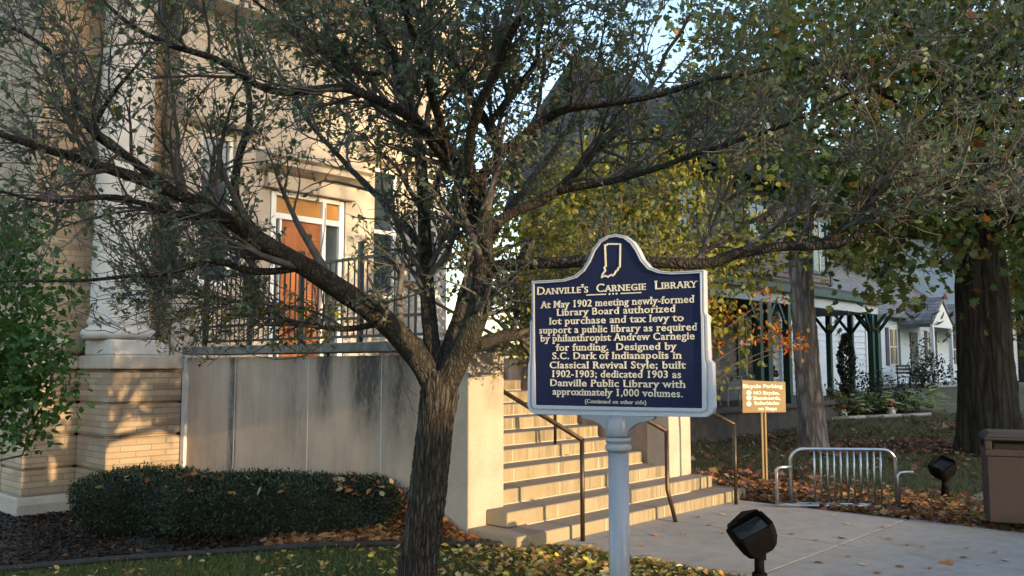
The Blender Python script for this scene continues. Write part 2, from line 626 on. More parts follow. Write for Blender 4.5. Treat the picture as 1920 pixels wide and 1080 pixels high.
def step_material():
    m, t, b = nodes('step_limestone')
    v = coords(t)
    n1 = noise(t, v, 2.2, 6)
    n2 = noise(t, coords(t, (1, 1, 0.15)), 9, 6, 0.7)
    n3 = noise(t, v, 80, 3)
    c = ramp(t, n1, [(0.3, (0.30, 0.235, 0.14)), (0.7, (0.40, 0.325, 0.205))])
    c = mix(t, c, ramp(t, n3, [(0.3, (0.82, 0.82, 0.82)), (0.7, (1.1, 1.1, 1.1))]), 0.8, 'MULTIPLY')
    # dark run-off streaks gather towards the open right end of the flight
    sx = N(t, 'ShaderNodeSeparateXYZ')
    tc = N(t, 'ShaderNodeTexCoord')
    t.links.new(tc.outputs['Object'], sx.inputs[0])
    mr = N(t, 'ShaderNodeMapRange')
    mr.inputs['From Min'].default_value = 0.4
    mr.inputs['From Max'].default_value = 3.2
    t.links.new(sx.outputs[0], mr.inputs['Value'])
    ns = noise(t, coords(t, (1, 0.2, 0.05)), 14, 5, 0.7)
    th = math_(t, 'MULTIPLY', mr.outputs[0], math_(t, 'SUBTRACT', math_(t, 'MULTIPLY', ns, 4.0), 1.7))
    th = math_(t, 'MAXIMUM', math_(t, 'MINIMUM', th, 0.6), 0.0)
    c = mix(t, c, (0.10, 0.085, 0.045), th)
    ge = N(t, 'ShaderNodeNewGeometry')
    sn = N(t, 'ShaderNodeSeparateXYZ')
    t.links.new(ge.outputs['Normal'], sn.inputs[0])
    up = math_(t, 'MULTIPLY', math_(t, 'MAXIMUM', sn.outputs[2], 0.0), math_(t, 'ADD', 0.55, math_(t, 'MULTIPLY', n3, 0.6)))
    c = mix(t, c, (0.17, 0.145, 0.135), math_(t, 'MINIMUM', up, 0.95))  # treads greyed by face normal: weathering plus weak grazing sunlight put into the colour
    t.links.new(c, b.inputs['Base Color'])
    b.inputs['Roughness'].default_value = 0.88
    bump(t, b, n3, 0.35, 0.006)
    return m


def pavement_material():
    m, t, b = nodes('pavement_concrete')
    v = coords(t)
    n1 = noise(t, v, 0.9, 7, 0.65)
    n2 = noise(t, v, 6, 6, 0.7)
    n3 = noise(t, v, 120, 3)
    c = ramp(t, n1, [(0.3, (0.25, 0.232, 0.215)), (0.7, (0.33, 0.31, 0.288))])
    c = mix(t, c, ramp(t, n2, [(0.34, (0.74, 0.73, 0.72)), (0.55, (1.03, 1.03, 1.03))]), 0.6, 'MULTIPLY')
    c = mix(t, c, ramp(t, n3, [(0.25, (0.75, 0.75, 0.75)), (0.7, (1.1, 1.1, 1.1))]), 0.8, 'MULTIPLY')
    n5 = noise(t, coords(t, (1, 2.2, 1)), 2.6, 8, 0.75)
    c = mix(t, c, (0.10, 0.088, 0.078), ramp(t, n5, [(0.58, (0, 0, 0)), (0.72, (0.55, 0.55, 0.55))]))
    t.links.new(c, b.inputs['Base Color'])
    b.inputs['Roughness'].default_value = 0.85
    bump(t, b, n3, 0.35, 0.005)
    return m


def lawn_material():
    m, t, b = nodes('lawn_turf')
    v = coords(t)
    n1 = noise(t, v, 0.5, 6)
    n2 = noise(t, v, 5, 6, 0.7)
    n3 = noise(t, v, 45, 4, 0.7)
    c = ramp(t, n1, [(0.35, (0.085, 0.095, 0.042)), (0.65, (0.155, 0.130, 0.068))])
    c = mix(t, c, (0.19, 0.125, 0.085), ramp(t, n2, [(0.5, (0, 0, 0)), (0.7, (0.8, 0.8, 0.8))]))
    c = mix(t, c, ramp(t, n3, [(0.3, (0.4, 0.4, 0.4)), (0.7, (1.4, 1.4, 1.4))]), 0.9, 'MULTIPLY')
    t.links.new(c, b.inputs['Base Color'])
    b.inputs['Roughness'].default_value = 0.95
    bump(t, b, n3, 0.9, 0.03)
    return m


M['wall_render'] = wall_material()
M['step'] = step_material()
M['pavement'] = pavement_material()
M['lawn'] = lawn_material()


# ------------------------------------------------------------------ lettering
def text_flat(s, small_caps=False, offset=0.0, spacing=1.0, word=1.0):
    cu = bpy.data.curves.new('lettering', 'FONT')
    cu.body = s
    cu.size = 1.0
    cu.offset = offset
    cu.resolution_u = 3
    cu.space_character = spacing
    cu.space_word = word
    if small_caps:
        cu.small_caps_scale = 0.76
        for f in cu.body_format:
            f.use_small_caps = True
    o = bpy.data.objects.new('lettering', cu)
    COL.objects.link(o)
    bpy.context.view_layer.update()
    dg = bpy.context.evaluated_depsgraph_get()
    me = o.evaluated_get(dg).to_mesh()
    V = np.array([v.co[:] for v in me.vertices])
    Fc = [tuple(p.vertices) for p in me.polygons]
    o.evaluated_get(dg).to_mesh_clear()
    bpy.data.objects.remove(o)
    bpy.data.curves.remove(cu)
    return V, Fc


CAP = None


def add_text(mb, s, x0, x1, z, cap, y, depth, serif=False, small_caps=False, offset=0.0, spacing=1.0, word=1.0):
    """letters standing off the plane y towards -y by depth, from x0 to x1 on the base line z"""
    global CAP
    if CAP is None:
        h, _ = text_flat('H')
        CAP = h[:, 1].max()
    V, Fc = text_flat(s, small_caps, offset, spacing, word)
    mn, mx_ = V[:, 0].min(), V[:, 0].max()
    kx = (x1 - x0) / (mx_ - mn)
    kz = cap / CAP
    P = np.column_stack([x0 + (V[:, 0] - mn) * kx, z + V[:, 1] * kz])
    ec = {}
    for f in Fc:
        for i in range(len(f)):
            a, b = f[i], f[(i + 1) % len(f)]
            ec[(a, b)] = 1
    edge = [(a, b) for a, b in ec if (b, a) not in ec]
    n = len(P)
    VV = [(p[0], y - depth, p[1]) for p in P] + [(p[0], y, p[1]) for p in P]
    FF = [tuple(f) for f in Fc] + [(a, b, b + n, a + n) for a, b in edge]
    mb.add(VV, FF)
    if serif:
        sw, st = 0.062 * kz, 0.075 * kz
        for a, b in edge:
            dx = abs(P[a, 0] - P[b, 0])
            if abs(P[a, 1] - P[b, 1]) < 0.004 * kz and 0.05 * kx < dx < 0.19 * kx:
                zz = P[a, 1]
                # which side is the glyph on: the edge runs with the fill on its left
                up = (P[b, 0] - P[a, 0]) > 0
                z0, z1 = (zz, zz + st) if up else (zz - st, zz)
                xa, xb = min(P[a, 0], P[b, 0]) - sw, max(P[a, 0], P[b, 0]) + sw
                d2 = depth + 0.0003
                mb.box(xa, y - d2, z0, xb, y, z1)
    return mb


# ------------------------------------------------------------------ noise for bark shapes
def vnoise(p, seed=0):
    """cheap smooth value noise on (n,3)"""
    p = np.asarray(p, float)
    i = np.floor(p).astype(np.int64)
    f = p - i
    f = f * f * (3 - 2 * f)
    out = 0

    def h(ix, iy, iz):
        n = (ix * 374761393 + iy * 668265263 + iz * 2147483647 + seed * 974711) & 0xffffffff
        n = ((n ^ (n >> 13)) * 1274126177) & 0xffffffff
        return ((n ^ (n >> 16)) & 0xffff) / 65535.0
    for dx in (0, 1):
        for dy in (0, 1):
            for dz in (0, 1):
                w = (f[:, 0] if dx else 1 - f[:, 0]) * (f[:, 1] if dy else 1 - f[:, 1]) * (f[:, 2] if dz else 1 - f[:, 2])
                out = out + w * h(i[:, 0] + dx, i[:, 1] + dy, i[:, 2] + dz)
    return out


def resample(P, R, step):
    P = np.asarray(P, float)
    R = np.asarray(R, float)
    n = len(P)
    # Catmull-Rom through the points
    Q = np.vstack([2 * P[0] - P[1], P, 2 * P[-1] - P[-2]])
    out, rr = [], []
    for i in range(n - 1):
        p0, p1, p2, p3 = Q[i], Q[i + 1], Q[i + 2], Q[i + 3]
        k = max(1, int(np.linalg.norm(p2 - p1) / step))
        for j in range(k):
            t = j / k
            out.append(0.5 * (2 * p1 + (p2 - p0) * t + (2 * p0 - 5 * p1 + 4 * p2 - p3) * t * t + (3 * p1 - p0 - 3 * p2 + p3) * t ** 3))
            rr.append(R[i] * (1 - t) + R[i + 1] * t)
    out.append(P[-1])
    rr.append(R[-1])
    return np.array(out), np.array(rr)


def bark_tube(mb, P, R, n=40, step=0.03, ridge=0.10, flute=0.0, freq=9.0, seed=1):
    """tube whose surface carries real bark ridges"""
    P, R = resample(P, R, step)
    q = MB()
    q.tube(P, R, n, cap=False)
    V = q.v[0]
    C = np.repeat(P, n, axis=0)
    d = V - C
    rad = np.repeat(R, n)
    u = unit(d)
    arc = np.concatenate([[0], np.cumsum(np.linalg.norm(np.diff(P, axis=0), axis=1))])
    s = np.repeat(arc, n)
    ang = np.tile(np.linspace(0, 2 * PI, n, endpoint=False), len(P))
    cyl = np.column_stack([np.cos(ang) * rad, np.sin(ang) * rad, s * 0.14 + 0.02 * vnoise(np.column_stack([np.cos(ang), np.sin(ang), s * 3]), seed)])
    r1 = 1 - np.abs(2 * vnoise(cyl * freq * 4.2, seed) - 1)
    r2 = vnoise(cyl * freq * 9 * np.array([1, 1, 2.0]), seed + 3)
    low = vnoise(np.column_stack([np.cos(ang), np.sin(ang), s * 1.7]) * 1.3, seed + 5) - 0.5
    disp = ridge * (0.65 * (r1 - 0.6) + 0.35 * (r2 - 0.5)) * np.minimum(rad, 0.14) + 0.10 * low * rad
    if flute:
        base = np.exp(-np.repeat(arc, n) / 0.45)
        disp = disp + flute * base * rad * (0.6 * np.sin(ang * 5 + 1.0) + 0.4 * np.sin(ang * 8 + 2))
    V2 = V + u * disp[:, None]
    mb.add(V2, q.f, True)
    return mb


# ------------------------------------------------------------------ branching
def grow_children(parents, per_m, len_rng, ang_rng, up, taper, wob, keep, seg=5, start=0.12, rscale=0.55, rmin=0.0022):
    out = []
    for P, R in parents:
        L = np.linalg.norm(np.diff(P, axis=0), axis=1)
        arc = np.concatenate([[0], np.cumsum(L)])
        tot = arc[-1]
        k = rng.poisson(per_m * tot * (1 - start))
        if k == 0:
            continue
        for s in rng.uniform(start * tot, tot, k):
            i = min(np.searchsorted(arc, s) - 1, len(P) - 2)
            i = max(i, 0)
            f = (s - arc[i]) / max(L[i], 1e-6)
            p = P[i] * (1 - f) + P[i + 1] * f
            r0 = min((R[i] * (1 - f) + R[i + 1] * f) * rscale, 0.035)
            t = unit(P[i + 1] - P[i])
            rnd = unit(np.cross(t, rng.normal(size=3)))
            a = rng.uniform(*ang_rng)
            d = unit(t * math.cos(a) + rnd * math.sin(a) + np.array([0, 0, up]))
            ln = rng.uniform(*len_rng) * (1 - 0.35 * s / tot)
            pts = [p]
            dd = d
            for j in range(seg):
                dd = unit(dd + rng.normal(size=3) * wob + np.array([0, 0, up * 0.18]))
                pts.append(pts[-1] + dd * ln / seg)
            pts = np.array(pts)
            if keep is not None and not keep(pts):
                continue
            out.append((pts, np.linspace(max(r0, rmin * 1.6), rmin, seg + 1) * 1.0))
    return out


def leaves_on(branches, per_m, spread):
    """leaf points, directions along the branches"""
    P, D = [], []
    for pts, _ in branches:
        L = np.linalg.norm(pts[-1] - pts[0])
        k = rng.poisson(per_m * L)
        if k == 0:
            continue
        t = rng.uniform(0.1, 1.0, k) * (len(pts) - 1)
        i = np.minimum(t.astype(int), len(pts) - 2)
        f = (t - i)[:, None]
        q = pts[i] * (1 - f) + pts[i + 1] * f
        d = unit(pts[i + 1] - pts[i])
        P.append(q)
        D.append(unit(d * 0.5 + rng.normal(size=(k, 3)) * spread))
    if not P:
        return np.zeros((0, 3)), np.zeros((0, 3))
    return np.concatenate(P), np.concatenate(D)

# ================================================================== THE SETTING
def axis_pts(segs):
    out = []
    for a, b, st in segs:
        out.append(np.arange(a, b, st))
    out.append(np.array([segs[-1][1]]))
    return np.concatenate(out)


gx = axis_pts([(-900, -60, 120), (-60, -12, 6), (-12, 18, 0.3), (18, 60, 2), (60, 900, 120)])
gy = axis_pts([(-900, -40, 120), (-40, 2, 5), (2, 40, 0.35), (40, 120, 5), (120, 1500, 150)])
X, Y = np.meshgrid(gx, gy)
Z = ground(X, Y) + 0.02 * (vnoise(np.column_stack([X.ravel() * 0.7, Y.ravel() * 0.7, X.ravel() * 0]), 3).reshape(X.shape) - 0.6)
nx, ny = len(gx), len(gy)
g = MB()
ii = np.arange((ny - 1) * (nx - 1))
r_, c_ = ii // (nx - 1), ii % (nx - 1)
q = r_ * nx + c_
g.add(np.column_stack([X.ravel(), Y.ravel(), Z.ravel()]), np.column_stack([q, q + 1, q + nx + 1, q + nx]), True)
tag(g.build('lawn', M['lawn']), None, None, kind='structure')

# walkway running from the foot of the steps towards the street, four slabs with open joints
wk = MB(UV)
vs = [5.4, 3.19, 0.9, -1.4, -3.7, -6.0]
for i in range(len(vs) - 1):
    wk.box(6.05, vs[i + 1] + 0.008, -0.12, 7.72, vs[i] - 0.008, 0.022)
    wk.box(7.735, vs[i + 1] + 0.008, -0.12, 9.45, vs[i] - 0.008, 0.022)
wk.box(9.465, -6, -0.12, 12.6, 3.182, 0.022)
tag(wk.build('pavement', M['pavement'], bevel=0.006), None, None, kind='structure')
jt = MB(UV)
jt.box(6.06, -6, -0.12, 9.44, 5.38, 0.004)
jt.box(9.445, -6, -0.12, 12.55, 3.15, 0.004)
tag(jt.build('pavement_joint_bed', M['soil']), None, None, kind='structure')


def edge_y(x):
    return 7.72 + 0.22 * smooth(-1.5, -4.5, x) + 0.25 * smooth(-4, -9, x) + 0.02 * np.sin(x * 3)


def bedz(x, y):
    # the bed is banked up against the wall between the hedge and the steps
    x = np.asarray(x, float)
    y = np.asarray(y, float)
    y0 = edge_y(x)
    yb = np.maximum(0.734 * 5.75 + 0.679 * (0.679 * 5.75 - x) / 0.734, y0 + 0.05)
    k = np.clip((y - y0) / (yb - y0), 0, 1)
    return ground(x, y) + 0.03 + 0.30 * smooth(0.15, 1.0, k) * smooth(-4.0, -1.3, x) * smooth(-0.25, -0.75, x)


# planting bed between edging and wall
xs = np.linspace(-10, 0.05, 70)
b = MB()
V = []
for x in xs:
    y0 = edge_y(x)
    vback = (0.679 * 5.75 - x) / 0.734
    yb = max(0.734 * 5.75 + 0.679 * vback, y0 + 0.05)
    yb = min(yb, 13.5)
    for k in range(12):
        y = y0 + (yb - y0) * k / 11
        V.append((x, y, float(bedz(x, y)) + 0.02 * math.sin(x * 5 + y * 3) * (k not in (0, 11))))
b.add(V, [(i * 12 + k, (i + 1) * 12 + k, (i + 1) * 12 + k + 1, i * 12 + k + 1) for i in range(69) for k in range(11)], True)
tag(b.build('mulch_bed', M['soil']), None, None, kind='structure')

ed = MB()
P = np.array([(x, edge_y(x) - 0.02, float(ground(x, edge_y(x))) + 0.055) for x in np.linspace(-10, -0.02, 80)])
ed.tube(P, 0.028, 8)
ed.tube(P - np.array([0, 0, 0.045]), 0.026, 6)
o = ed.build('bed_edging', M['edging'], loc=(-3, float(edge_y(-3)), float(ground(-3, 8))))
tag(o, 'low black plastic edging strip between the lawn and the hedge bed', 'garden edging')

# ================================================================== LIBRARY
lib0 = uvp(4.0, 11.2, -0.35)
lib = thing('library_building', 'tan brick library with limestone columns and an orange wooden entrance door', 'building', lib0, TH)


def banded(mb, u0, v0, u1, v1, ztop, zbot=-0.06, h=0.42):
    """brick block in rusticated courses, each band stepping in a recessed joint"""
    z = ztop
    while z > zbot + 0.05:
        zl = max(z - h, zbot)
        mb.box(u0, v0, zl, u1, v1, z - 0.035)
        mb.box(u0 + 0.035, v0 + 0.035, z - 0.036, u1 - 0.02, v1, z)
        z = zl


def wing(sg):
    """one end bay: base, pier and column; sg mirrors about the entrance axis u=7.6"""
    def ub(a, b_):
        return (a, b_) if sg > 0 else (15.2 - b_, 15.2 - a)
    p = MB(UV)
    a, b_ = ub(4.62, 5.585)
    banded(p, a, 11.2, b_, 12.2, 1.55)
    a, b_ = ub(3.97, 4.62)
    banded(p, a, 12.13, b_, 12.9, 1.55)
    p.build('brick_pier', M['brick'], lib, bevel=0.012)
    s, s2 = MB(UV), MB(UV)
    a, b_ = ub(4.585, 5.60)
    s.box(a, 11.15, 1.552, b_, 12.16, 1.73)
    s.build('stone_course', M['limestone'], lib, bevel=0.02)
    s = MB(UV)
    a, b_ = ub(3.93, 4.583)
    s2.box(a, 12.08, 1.552, b_, 12.9, 1.73)
    s2.build('stone_course', M['limestone'], lib, bevel=0.02)
    s2 = MB(UV)
    a, b_ = ub(4.62, 5.40)
    s.box(a, 11.2, 1.732, b_, 12.0, 1.93)
    s.build('column_plinth', M['column_stone'], lib, bevel=0.02)
    s = MB(UV)
    a, b_ = ub(4.56, 5.62)
    s.prism([(11.08, -0.75), (12.2, -0.75), (12.2, -0.065), (11.18, -0.065), (11.12, -0.16), (11.12, -0.40), (11.08, -0.42)], a, b_, 'x')
    a, b_ = ub(3.90, 4.55)
    s2.prism([(12.01, -0.75), (12.9, -0.75), (12.9, -0.065), (12.10, -0.065), (12.05, -0.16), (12.05, -0.40), (12.01, -0.42)], a, b_, 'x')
    s.build('water_table', M['limestone'], lib, bevel=0.02)
    s2.build('water_table', M['limestone'], lib, bevel=0.02)
    c = MB(UV)
    cu = 4.90 if sg > 0 else 10.3
    prof = [(0.40, 1.934), (0.445, 1.96), (0.46, 2.01), (0.445, 2.06), (0.395, 2.085), (0.37, 2.10), (0.365, 2.125), (0.39, 2.15), (0.39, 2.18), (0.37, 2.21), (0.36, 2.26),
            (0.357, 3.4), (0.342, 5.0), (0.315, 6.5), (0.335, 6.52), (0.335, 6.56), (0.315, 6.58), (0.315, 6.66), (0.37, 6.73), (0.42, 6.75), (0.42, 6.80)]
    c.lathe(prof, cu, 11.62, 40)
    c.build('column', M['column_stone'], lib)
    w = MB(UV)
    a, b_ = ub(3.97, 6.05)
    w.box(a, 12.16, 1.74, b_, 12.9, 6.80)
    w.build('brick_wall', M['brick'], lib)
    # moulded sill that runs along the wall behind the column
    q_ = MB(UV)
    a, b_ = ub(3.95, 4.60)
    q_.tube([(a, 12.12, 1.86), (b_, 12.12, 1.86)], 0.12, 14)
    q_.build('moulding', M['limestone'], lib)


wing(1)
wing(-1)
# side return of the building going back on the left, entrance wall between the two bays
w = MB(UV)
w.box(3.98, 12.952, -0.75, 11.2, 19.0, 8.2)
w.build('brick_wall', M['brick'], lib)
e = MB(UV)
e.box(5.62, 11.62, 1.40, 5.98, 12.0, 6.80)
e.box(6.52, 11.62, 1.40, 7.12, 12.0, 6.80)
e.box(8.52, 11.62, 1.40, 9.12, 12.0, 6.80)

e.box(9.66, 11.62, 1.40, 10.0, 12.0, 6.80)
e.box(5.98, 11.64, 1.40, 6.52, 12.0, 2.75)
e.box(9.12, 11.64, 1.40, 9.66, 12.0, 2.75)
e.box(5.98, 11.64, 5.0, 6.52, 12.0, 6.80)
e.box(9.12, 11.64, 5.0, 9.66, 12.0, 6.80)
e.box(7.12, 11.64, 4.75, 8.52, 12.0, 6.80)


e.build('entrance_wall', M['limestone'], lib, bevel=0.01)
h = MB(UV)
h.prism([(11.62, 4.52), (11.40, 4.60), (11.30, 4.62), (11.30, 4.70), (11.22, 4.74), (11.22, 4.82), (11.62, 4.86)], 6.85, 8.8, 'x')
h.box(7.0, 11.5, 4.30, 8.65, 11.618, 4.52)
h.prism([(11.62, 5.02), (11.48, 5.06), (11.42, 5.12), (11.42, 5.4), (11.62, 5.45)], 5.62, 6.85, 'x')
h.prism([(11.62, 5.02), (11.48, 5.06), (11.42, 5.12), (11.42, 5.4), (11.62, 5.45)], 8.8, 10.0, 'x')
h.build('door_hood', M['limestone'], lib, bevel=0.008)
# door set
df = MB(UV)
D0, D1 = 7.14, 8.50
for a, b_ in ((D0, D0 + 0.09), (D1 - 0.09, D1), (8.08, 8.15)):
    df.box(a, 11.63, 1.66, b_, 11.76, 4.28)
df.box(D0 + 0.09, 11.635, 3.86, 8.08, 11.755, 3.95)
df.box(8.15, 11.635, 3.86, D1 - 0.09, 11.755, 3.95)
df.box(D0 + 0.09, 11.635, 4.22, D1 - 0.09, 11.755, 4.30)
df.box(7.30, 11.635, 1.66, 7.335, 11.755, 3.86)
fr = df.build('door_frame', M['white_paint'], lib, bevel=0.006)
dd = MB(UV)
dd.box(7.34, 11.68, 1.68, 8.075, 11.73, 3.855)
for k, (za, zb) in enumerate(((1.85, 2.55), (2.68, 3.25), (3.37, 3.75))):
    for (ua, ubb) in ((7.42, 7.67), (7.745, 7.995)):
        dd.box(ua, 11.668, za, ubb, 11.69, zb)
door = dd.build('door', M['door_wood'], lib, bevel=0.008)
hd = MB(UV)
hd.tube([(8.0, 11.66, 2.65), (8.0, 11.60, 2.68), (8.0, 11.60, 2.90), (8.0, 11.66, 2.93)], 0.012, 8)
hd.build('handle', M['rail_metal'], door)
tr = MB(UV)
tr.box(D0 + 0.09, 11.70, 3.951, 8.08, 11.72, 4.219)
tr.box(8.15, 11.70, 3.951, D1 - 0.09, 11.72, 4.219)
tr.build('transom_panel', pmat('transom_wood', (0.42, 0.20, 0.05), (0.50, 0.26, 0.075), 5, 0.3, 0.05), lib)
sd = MB(UV)
sd.box(8.15, 11.70, 1.70, D1 - 0.09, 11.715, 3.86)
sd.box(D0 + 0.09, 11.70, 1.70, 7.30, 11.715, 3.86)
sd.build('side_light', M['glass'], lib)
for a, b_ in ((5.98, 6.52), (9.12, 9.66)):
    wf = MB(UV)
    wf.box(a, 11.70, 2.752, a + 0.06, 11.80, 4.998)
    wf.box(b_ - 0.06, 11.70, 2.752, b_, 11.80, 4.998)
    wf.box(a + 0.06, 11.705, 3.85, b_ - 0.06, 11.79, 3.92)
    wf.box(a + 0.06, 11.705, 4.93, b_ - 0.06, 11.79, 4.998)
    wf.box(a + 0.06, 11.705, 2.752, b_ - 0.06, 11.79, 2.83)
    f_ = wf.build('window', M['white_paint'], lib, bevel=0.005)
    gl = MB(UV)
    gl.box(a + 0.05, 11.76, 2.8, b_ - 0.05, 11.77, 4.96)
    gl.build('pane', M['glass'], f_)
# entablature
en = MB(UV)
en.box(3.9, 11.18, 6.802, 11.3, 12.95, 6.88)
en.box(3.92, 11.22, 6.88, 11.28, 12.95, 7.14)
en.prism([(12.95, 7.142), (11.22, 7.142), (11.08, 7.22), (10.78, 7.26), (10.74, 7.40), (10.66, 7.52), (12.95, 7.54)], 3.6, 11.75, 'x')
en.build('cornice', M['limestone'], lib, bevel=0.01)
pa = MB(UV)
pa.box(4.0, 11.4, 7.545, 10.9, 12.9, 8.4)
pa.box(3.95, 11.35, 8.402, 10.95, 12.9, 8.55)
pa.build('parapet', M['limestone'], lib, bevel=0.01)
rf = MB(UV)
rf.box(3.9, 12.952, 8.202, 11.3, 19.0, 8.4)
rf.build('roof', M['roof_dark'], lib)
lt = MB(UV)
add_text(lt, 'LIBRARY', 6.1, 9.1, 6.91, 0.18, 11.219, 0.015, offset=0.012)
lt.build('frieze_lettering', pmat('bronze_letters', (0.05, 0.04, 0.025), (0.08, 0.06, 0.035), 6, 0.5, 0), lib)

# terrace, steps, walls
RISE, TREAD, NST = 0.14, 0.33, 12
mortar = pmat('pale_mortar', (0.50, 0.44, 0.33), (0.56, 0.50, 0.39), 9, 0.9, 0.1)
st = thing('entrance_steps', 'broad limestone steps with pale nosings leading up between the two wing walls', 'steps', uvp(5.58, 5.1, 0), TH)
for n in range(1, NST + 1):
    ua, ub_ = {1: (5.58, 9.62), 2: (5.81, 9.42)}.get(n, (6.055, 8.905))
    v0 = 5.10 + TREAD * (n - 1)
    s = MB(UV)
    if n == 1:
        s.box(ua, v0, -0.3, ub_, 5.698, RISE)
        s.box(6.055, 5.70, -0.3, 8.905, v0 + TREAD * 2, RISE)
    elif n == 2:
        s.box(ua, v0, RISE + 0.002, ub_, 5.697, 2 * RISE)
        s.box(6.055, 5.699, RISE + 0.002, 8.905, v0 + TREAD * 2, 2 * RISE)
    else:
        s.box(ua, v0, RISE * (n - 1) + 0.002, ub_, 11.6 if n == NST else v0 + TREAD * 2, RISE * n)
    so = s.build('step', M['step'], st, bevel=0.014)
    if n == NST:
        continue
    for k in range(1, 4):
        jn = MB(UV)
        uu = ua + (ub_ - ua) * (k + (0.25 if n % 2 else -0.22)) / 4
        jn.box(uu - 0.006, v0 - 0.002, RISE * (n - 1) + 0.012, uu + 0.006, v0 + 0.05, RISE * n - 0.012)
        jn.build('mortar_joint', mortar, so)
    jn = MB(UV)
    jn.box(max(ua, 6.06), v0 + TREAD - 0.012, RISE * n + 0.0005, min(ub_, 8.90), v0 + TREAD + 0.002, RISE * n + 0.010)
    jn.build('mortar_joint', mortar, so)


def wing_wall(name, label, ua, ub_, inner):
    t = thing(name, label, 'wall', uvp(ua, 5.7, 0), TH)
    p = MB(UV)
    p.box(ua, 5.7, RISE * 0.0 - 0.1 if inner > 0 else -0.1, ub_, 6.02, 1.735)
    p.build('pier', M['limestone'], t, bevel=0.012)
    w_ = MB(UV)
    wa, wb = (ua + 0.05, ub_ - 0.03)
    cuts = [6.02, 7.02, 8.32, 9.9, 11.198]
    for a, b_ in zip(cuts[:-1], cuts[1:]):
        w_.box(wa, a + 0.004, -0.7, wb, b_ - 0.004, 1.70)
    w_.build('rendered_panel', M['wall_render'], t, bevel=0.004)
    jn = MB(UV)
    for a in cuts[:-1]:
        jn.box(wa - 0.001, a - 0.0045, -0.6, wa + 0.05, a + 0.0045, 1.698)
    if inner > 0:
        jn.box(5.588, 11.10, -0.6, wa + 0.02, 11.1975, 1.70)
    jn.build('joint_strip', pmat('white_sealant', (0.62, 0.60, 0.56), (0.7, 0.68, 0.64), 8, 0.7, 0), t)
    c = MB(UV)
    c.box(ua - 0.04, 5.66, 1.737, ub_ + 0.03, 11.14, 1.84)
    c.build('coping', M['coping'], t, bevel=0.012)
    return t


wing_wall('wing_wall', 'stained beige rendered wing wall between the brick pier and the steps, behind the hedge', 5.58, 6.05, 1)
wing_wall('wing_wall', 'second rendered wing wall on the far side of the steps, beside the lawn', 8.91, 9.39, -1)

fe = thing('iron_railing', 'black iron picket railing on top of the stained wing wall', 'railing', uvp(5.82, 8.5, 1.84), TH)
rl = MB(UV)
for z in (1.90, 2.10, 2.76):
    rl.box(5.80, 6.5, z, 5.835, 11.05, z + 0.03)
rl.build('rail', M['iron'], fe)
for k in range(5):
    po = MB(UV)
    v = 6.5 + (11.05 - 6.5) * k / 4
    po.box(5.79, v - 0.025, 1.842, 5.845, v + 0.025, 2.95)
    po.build('post', M['iron'], fe, bevel=0.004)
pk = MB(UV)
for v in np.arange(6.6, 11.0, 0.115):
    pk.box(5.811, v - 0.0065, 1.93, 5.824, v + 0.0065, 2.80)
pk.build('pickets', M['iron'], fe)


def handrail(label, u, kick=0.0, second=True):
    t = thing('handrail', label, 'handrail', uvp(u, 4.96, 0), TH, 'bronze handrails on the steps')
    r = MB(UV)
    vtop = 9.2
    sl = RISE / TREAD
    pts = [(u, 4.96, 0.0)] if not kick else [(u, 4.96 - kick, 0.0), (u, 4.96, 0.34)]
    pts += [(u, 4.96, 0.925)]
    pts2 = [(u, 4.96, 0.925), (u, vtop, 0.925 + (vtop - 4.96) * sl)]
    r.tube([pts[0], *pts[1:]], 0.021, 10)
    r.build('post', M['rail_metal'], t)
    q_ = MB(UV)
    q_.tube([(u, 4.95, 0.92), *pts2[1:]], 0.022, 10)
    q_.build('rail', M['rail_metal'], t)
    if second:
        for v in (6.45, 8.9):
            n = int((v - 5.10) / TREAD) + 1
            p = MB(UV)
            p.tube([(u, v, RISE * n), (u, v, 0.925 + (v - 4.96) * sl)], 0.018, 8)
            p.build('post', M['rail_metal'], t)
    return t


handrail('bronze handrail by the near wing wall, its straight post nearest the tree trunk', 6.30)
handrail('bronze handrail in the middle of the steps with a kinked foot, beside the marker post', 7.70, 0.10)
t3 = thing('handrail', 'short bronze handrail at the far end of the steps in front of the far pier', 'handrail', uvp(9.07, 4.96, 0), TH, 'bronze handrails on the steps')
r = MB(UV)
r.tube([(9.12, 4.96, 0), (9.12, 4.96, 0.925)], 0.021, 10)
r.build('post', M['rail_metal'], t3)
r = MB(UV)
r.tube([(9.12, 4.95, 0.92), (9.12, 5.695, 1.24)], 0.022, 10)
r.build('rail', M['rail_metal'], t3)

# ================================================================== HISTORICAL MARKER
MP = np.array([0.580, 4.60, 0.0])
MT = np.array([0.86, -0.51])
MT /= np.linalg.norm(MT)
MRZ = math.atan2(MT[1], MT[0])
MF = frame(MP, MRZ)


def mk(px, py, y0=0.0):
    """photo pixel -> (s, z) on the marker's plane"""
    n = np.array([-MT[1], MT[0]])
    d = ray(px, py)
    k = (n @ MP[:2] + y0) / (n @ d[:2])
    p = np.array([0, 0, CAMZ]) + d * k
    return float((p[:2] - MP[:2]) @ MT), float(p[2])


def mc(x, y):
    return mk(980 + x / 2.7, 420 + y / 2.7)


